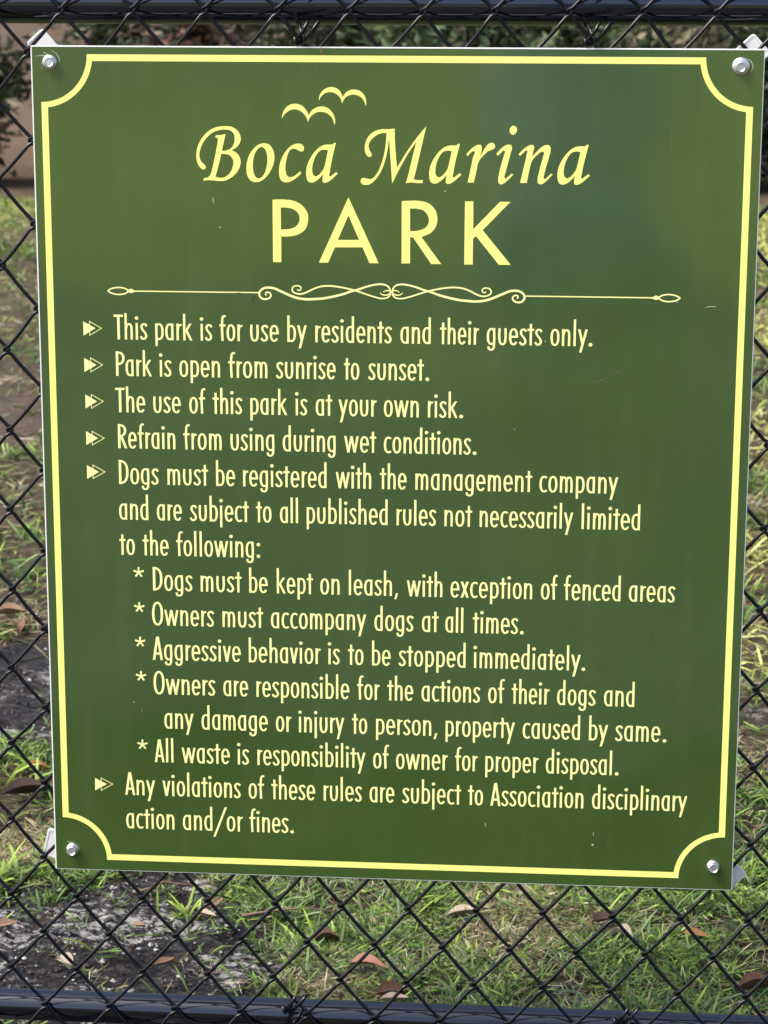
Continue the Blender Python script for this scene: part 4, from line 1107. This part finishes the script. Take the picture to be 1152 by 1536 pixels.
GLY = {
 'a': (12.5, 1.0, 2.1, [st(10.6, 0, 25), A_(arc(6.9, 12.5, 5.0, 11.2, 48, 312))]),
 'b': (12.6, 2.1, 1.0, [st(H_, 0, 39.6), A_(arc(5.7, 12.5, 5.0, 11.2, 132, -132))]),
 'c': (11.4, 1.0, 0.3, [A_(arc(7.0, 12.5, 5.1, 11.2, 52, 308))]),
 'd': (12.5, 1.0, 2.1, [st(10.6, 0, 39.6), A_(arc(6.9, 12.5, 5.0, 11.2, 48, 312))]),
 'e': (13.2, 1.0, 0.9, [A_(arc(6.6, 12.5, 4.75, 11.2, 0, 322)), bar(3.2, 13.1, 12.6, 3.0)]),
 'f': (10.0, 0.4, -0.2, [('s', [tuple(v) for v in catmull([(4.7, 0, 1), (4.7, 31), (5.3, 35.2), (7.2, 37.3), (9.9, 36.6)], closed=False, step=7)], W_), bar(0.2, 9.4, 23.2)]),
 'g': (12.5, 1.0, 2.1, [A_(arc(6.9, 12.5, 5.0, 11.2, 48, 312)), ('s', [tuple(v) for v in catmull([(10.6, 25, 1), (10.6, 0), (10.2, -4), (8.6, -6.6), (6.2, -7.2), (3.8, -6.2), (2.5, -2.4)], closed=False, step=7)], W_)]),
 'h': (12.0, 2.1, 2.1, [st(H_, 0, 39.6), ('s', [tuple(v) for v in catmull([(2.2, 16.5), (3.2, 20.6), (5.0, 22.9), (6.9, 23.3), (8.7, 22.4), (9.8, 19.8), (10.1, 16), (10.1, 0, 1)], closed=False, step=6)], W_)]),
 'i': (3.85, 2.1, 2.1, [st(H_, 0, 25), dot(H_, 32.4)]),
 'j': (3.85, 2.1, 2.1, [st(H_, -9, 25), dot(H_, 32.4)]),
 'k': (13.8, 2.1, 0.0, [st(H_, 0, 39.6), dg(3.0, 12.3, 10.8, 25, 4.3), dg(4.7, 15.2, 11.6, 0, 4.3)]),
 'l': (3.85, 2.1, 2.1, [st(H_, 0, 39.6)]),
 'm': (18.3, 2.1, 2.1, [st(H_, 0, 25), ('s', [tuple(v) for v in catmull([(2.2, 16.5), (2.9, 20.8), (4.3, 23.0), (5.9, 23.4), (7.6, 22.4), (8.8, 19.8), (9.15, 16), (9.15, 0, 1)], closed=False, step=6)], W_),
        ('s', [tuple(v) for v in catmull([(9.4, 16.5), (10.1, 20.8), (11.5, 23.0), (13.1, 23.4), (14.8, 22.4), (16.0, 19.8), (16.35, 16), (16.35, 0, 1)], closed=False, step=6)], W_)]),
 'n': (12.0, 2.1, 2.1, [st(H_, 0, 25), ('s', [tuple(v) for v in catmull([(2.2, 16.5), (3.2, 20.6), (5.0, 22.9), (6.9, 23.3), (8.7, 22.4), (9.8, 19.8), (10.1, 16), (10.1, 0, 1)], closed=False, step=6)], W_)]),
 'o': (13.2, 1.0, 1.0, [A_(arc(6.6, 12.5, 4.7, 11.2, 0, 348, 29), True)]),
 'p': (12.6, 2.1, 1.0, [st(H_, -9, 25), A_(arc(5.7, 12.5, 5.0, 11.2, 132, -132))]),
 'r': (7.8, 2.1, 0.0, [st(H_, 0, 25), ('s', [tuple(v) for v in catmull([(2.0, 15.5), (2.7, 19.8), (4.4, 22.4), (7.6, 23.0)], closed=False, step=6)], W_)]),
 's': (10.6, 0.7, 0.7, [('s', [tuple(v) for v in catmull([(9.5, 20.2), (8.1, 22.9), (5.9, 23.6), (3.4, 22.6), (2.2, 19.6), (3.0, 16.2), (5.4, 12.8), (7.6, 9.6), (8.7, 6.0), (7.7, 2.7), (5.1, 1.3), (2.6, 2.1), (0.9, 5.2)], closed=False, step=6)], W_)]),
 't': (9.2, 0.3, 0.3, [st(4.6, 0, 32), bar(0, 9.2, 23.2)]),
 'u': (12.0, 2.0, 2.0, [('s', [tuple(v) for v in catmull([(H_, 25, 1), (H_, 8.5), (2.5, 4.2), (4.2, 1.7), (6.0, 1.25), (7.8, 1.7), (9.5, 4.2), (10.1, 8.5), (10.1, 25, 1)], closed=False, step=6)], W_)]),
 'v': (12.6, 0.2, 0.2, [dg(2.0, 25, 6.3, 0), dg(10.6, 25, 6.3, 0)]),
 'w': (21.8, 0.2, 0.2, [dg(2.0, 25, 6.4, 0, 3.8), dg(10.9, 25, 6.4, 0, 3.8), dg(10.9, 25, 15.4, 0, 3.8), dg(19.8, 25, 15.4, 0, 3.8)]),
 'x': (12.8, 0.2, 0.2, [dg(2.2, 25, 10.6, 0, 4.3), dg(10.4, 25, 2.2, 0, 4.3)]),
 'y': (14.2, 0.0, 0.0, [dg(2.0, 25, 7.0, 2.6), dg(12.2, 25, 4.0, -9.4, 4.0)]),
 'A': (15.8, 0.2, 0.2, [dg(2.1, 0, 7.6, 37.2, 4.2), dg(13.7, 0, 8.2, 37.2, 4.2), bar(4.0, 11.8, 10.2, 3.4)]),
 'D': (14.6, 2.1, 0.9, [st(2.1, 0, 37.2, 3.8), ('s', [tuple(v) for v in catmull([(2.1, 35.5), (4.8, 35.2), (8.6, 33.0), (11.4, 27.8), (12.4, 18.6), (11.4, 9.4), (8.6, 4.2), (4.8, 2.0), (2.1, 1.7)], closed=False, step=6)], 3.7)]),
 'O': (17.0, 1.0, 1.0, [('c', arc(8.5, 18.6, 6.45, 17.3, 0, 350, 35, 2.25), 3.7)]),
 'P': (13.6, 2.1, 0.4, [st(2.1, 0, 37.2, 3.8), ('s', [tuple(v) for v in catmull([(2.1, 35.5), (5.0, 35.3), (9.2, 33.6), (11.5, 29.8), (11.5, 24.6), (9.2, 20.2), (5.0, 18.0), (2.1, 17.8)], closed=False, step=6)], 3.7)]),
 'R': (14.4, 2.1, 0.2, [st(2.1, 0, 37.2, 3.8), ('s', [tuple(v) for v in catmull([(2.1, 35.5), (4.8, 35.3), (8.6, 33.8), (10.9, 30.0), (10.9, 25.2), (8.6, 20.8), (4.8, 18.6), (2.1, 18.4)], closed=False, step=6)], 3.7), dg(5.0, 19.0, 12.2, 0, 4.4)]),
 'T': (13.9, 0.2, 0.0, [bar(0, 13.9, 35.5, 3.4), st(6.95, 0, 37, 3.8)]),
 '.': (5.6, 2.0, 2.0, [dot(2.8, 2.4, 2.75)]),
 ',': (5.4, 1.0, 2.0, [dg(4.0, 4.6, 1.6, -4.8, 3.4)]),
 ':': (5.4, 2.0, 2.0, [dot(2.7, 2.4, 2.7), dot(2.7, 20.5, 2.7)]),
 '/': (21.6, 0.0, 0.0, [dg(2.0, -9.4, 19.4, 39.6, 3.9)]),
}
UNIT = 26.8 / 37.2
KERN = {('T', 'h'): 0, ('r', 't'): 0.6, ('t', 'y'): -0.4, ('f', 'e'): 0.5, ('A', 'n'): -0.3, ('P', 'a'): -0.4, ('/', 'o'): -2.5, ('d', '/'): -1.5, ('y', '.'): -1.0, ('y', ','): -1}
def word(p, text, x0, x1, z):
    pen = 0.0; place = []
    for i, ch in enumerate(text):
        w, lb, rb, strokes = GLY[ch]
        if i: pen += lb + KERN.get((text[i - 1], ch), 0)
        place.append(pen)
        pen += w + (rb if i < len(text) - 1 else 0)
    k = (x1 - x0) / (pen * UNIT)
    for ch, off in zip(text, place):
        for kind, pts, w in GLY[ch][3]:
            q = [(x0 + (off + x) * UNIT * k, z + y * UNIT) for x, y in pts]
            if kind == 'p': 
                area = sum(q[j - 1][0] * q[j][1] - q[j][0] * q[j - 1][1] for j in range(len(q)))
                p.poly(q if area > 0 else q[::-1])
            elif kind == 'b': p.stroke(q, w * UNIT)
            elif kind == 'c': p.stroke(q, w * UNIT, closed=True, thin=TH)
            else: p.stroke(q, w * UNIT, thin=TH)
for i, (z, words) in enumerate(LINES):
    p = Print()
    for t, x0, x1 in words:
        word(p, t, x0, x1, 607.6 - 39.71 * i)
    p.build('rule_text', yellow_text, sign, 'line of text reading "%s"' % ' '.join(w[0] for w in words))

# scuffs, specks and drips on the face
p = Print()
p.stroke([(594.5, 568.8), (603, 571.6), (611.5, 575.2)], [0.3, 0.9, 0.3])
p.stroke([(600, 568.2), (611, 570.0)], 0.4)
p.stroke([(612, 577), (618, 579.3), (624, 582.6)], [0.2, 0.7, 0.3])
p.build('faint_scratches', faint_m, sign)
p = Print()
p.stroke([(190.7, 760.3), (191.3, 754.0)], 0.9)
p.stroke([(709.6, 650.6), (715, 651.6), (721.4, 651.6)], [0.4, 1.0, 0.6])
p.stroke([(487, 71), (487.4, 67)], 1.0)
p.stroke([(607, 64), (607.1, 60)], 0.8)
for x, z, r in [(198.1, 728.8, 1.0), (543.5, 612.2, 0.9), (512.6, 516.9, 0.7), (436.1, 769, 0.9), (94.3, 200.6, 0.8), (606.6, 49, 1.4), (103, 191, 0.6), (468, 452, 0.6), (681, 655.5, 0.6), (400.5, 190, 0.5)]:
    p.poly([(x + r * math.cos(t) * (1 + 0.2 * math.sin(3 * t)), z + r * math.sin(t)) for t in [k * math.pi / 5 for k in range(10)]])
# scrape arcs left by the wrench round the upper bolts
for cx, cz, sets in [(19.6, 899.5, [((1.2, 7.0), (-6, 9.5)), ]), (740.2, 25.6, [])]:
    for s_ in sets: pass
p.stroke([(19.0, 905.2), (13, 906.4), (4.5, 905.6)], [1.1, 0.9, 0.3])
p.stroke([(21.5, 905.6), (17.5, 907.6), (13.5, 910.0)], [1.2, 0.9, 0.6])
p.stroke([(22, 911.2), (27, 909), (30.2, 904), (30.6, 899.5)], [0.3, 0.7, 0.7, 0.4])
p.stroke([(13, 899), (9.5, 897)], [0.5, 0.2])
p.stroke([(13.6, 896), (10.2, 892.6)], [0.5, 0.2])
p.stroke([(741, 907.5), (747.5, 905), (750.4, 899.5), (748.5, 893)], [0.4, 0.9, 1.0, 0.3])
p.stroke([(14.5, 33.5), (19.5, 32.2), (25.5, 29), (28.5, 24)], [0.4, 0.9, 0.9, 0.4])
p.build('scuff_marks', scuff_m, sign)
p = Print()
p.stroke([(207.6, 658.0), (213, 659.0), (219.0, 659.6)], [0.3, 0.9, 0.5])
p.stroke([(233.2, 655.4), (231.9, 652.4), (230.6, 649.4)], [1.1, 0.7, 1.0])
p.stroke([(232.8, 655.2), (235.8, 655.4)], 0.7)
p.stroke([(743.5, 560), (744.5, 552), (742.8, 543), (743.9, 538)], [0.3, 0.45, 0.3, 0.4])
p.stroke([(747.6, 603), (746.9, 596), (748.0, 590)], [0.3, 0.4, 0.3])
p.stroke([(461, 725), (463, 724.4)], 0.5)
p.build('dirt_marks', dirt_m, sign)
p = Print()
p.stroke([(306.1, 916.0), (306.2, 913), (306.1, 910.3)], [0.8, 1.5, 1.0])
p.build('rust_drip', rust_m, sign)

# bolts: washer with a raised hexagonal head
def bolt(x, z, rw, rh, turn, tilt):
    def disc(r0, y0, r1, y1, n=28, sides=None):
        s = sides or n
        return [(r0 * math.cos(2 * math.pi * k / s), y0, r0 * math.sin(2 * math.pi * k / s)) for k in range(s)]
    b_ = bpy.data.objects.new('bolt', None); col.objects.link(b_); b_.parent = sign
    b_.empty_display_size = 0.01
    b_.location = (x, -0.0003, z)
    prof = [(rw * 0.97, 0.0), (rw, -0.0005), (rw * 0.96, -0.0014), (rw * 0.80, -0.0022), (rh * 0.9, -0.0026)]
    V = []; F = []; n_ = 32
    for r, y in prof:
        V += [(r * math.cos(2 * math.pi * k / n_), y, r * math.sin(2 * math.pi * k / n_)) for k in range(n_)]
    for i in range(len(prof) - 1):
        for k in range(n_):
            F.append((i * n_ + k, i * n_ + (k + 1) % n_, (i + 1) * n_ + (k + 1) % n_, (i + 1) * n_ + k))
    F.append(tuple((len(prof) - 1) * n_ + k for k in range(n_)))
    mesh('washer', V, F, steel, b_, True)
    # head: hexagon blended into a dished round crown
    V = []; F = []; n_ = 36
    def hexr(a, r): 
        a = (a + math.radians(turn)) % (math.pi / 3) - math.pi / 6
        return r * math.cos(math.pi / 6) / math.cos(a)
    rings = [(1.0, -0.0020, 1), (1.0, -0.0072, 1), (0.93, -0.0081, 0.3), (0.80, -0.0084, 0), (0.70, -0.0078, 0), (0.62, -0.0074, 0)]
    for f_, y, h in rings:
        for k in range(n_):
            a = 2 * math.pi * k / n_
            r = (hexr(a, rh) * h + rh * 0.9 * (1 - h)) * f_
            V.append((r * math.cos(a), y, r * math.sin(a)))
    for i in range(len(rings) - 1):
        for k in range(n_):
            F.append((i * n_ + k, i * n_ + (k + 1) % n_, (i + 1) * n_ + (k + 1) % n_, (i + 1) * n_ + k))
    F.append(tuple((len(rings) - 1) * n_ + k for k in range(n_)))
    hd = mesh('hex_head', V, F, steel, b_)
    hd.rotation_euler = (math.radians(tilt[0]), 0, math.radians(tilt[1]))
    return b_
bolt(0.0200, 0.8990, 0.0080, 0.0063, 10, (-4, 6))
bolt(0.7380, 0.8990, 0.0092, 0.0062, 25, (3, -4))
bolt(0.0200, 0.0240, 0.0074, 0.0062, 40, (-6, 4))
bolt(0.7400, 0.0278, 0.0074, 0.0062, 12, (-5, 2))

# white plastic backing plates behind the mesh
def plate(x, z, ln, w, deg, y=0.0205):
    r = 0.0035
    pts = []
    for cx, cz, a0 in ((ln / 2 - r, w / 2 - r, 0), (-ln / 2 + r, w / 2 - r, 90), (-ln / 2 + r, -w / 2 + r, 180), (ln / 2 - r, -w / 2 + r, 270)):
        for k in range(5):
            a = math.radians(a0 + 22.5 * k)
            pts.append((cx, cz, math.cos(a), math.sin(a)))
    V = []; n = len(pts)
    for rr, yy in ((r, 0.003), (r, 0.0005), (r - 0.0005, 0.0), (r - 0.0022, 0.0), (r - 0.0026, 0.0006)):
        V += [(cx + c * rr, yy, cz + s_ * rr) for cx, cz, c, s_ in pts]
    F = [(i * n + k, i * n + (k + 1) % n, (i + 1) * n + (k + 1) % n, (i + 1) * n + k) for i in range(4) for k in range(n)]
    F.append(tuple(4 * n + k for k in range(n))); F.append(tuple(range(n))[::-1])
    o = mesh('backing_plate', V, F, white_plastic, sign)
    o.location = (x, y, z); o.rotation_euler = (0, -math.radians(deg), 0)
    return o
plate(0.0225, 0.900, 0.070, 0.024, 131)
plate(0.736, 0.899, 0.068, 0.028, 43)
plate(0.016, 0.016, 0.066, 0.034, 166)
plate(0.749, 0.0224, 0.060, 0.026, 138)
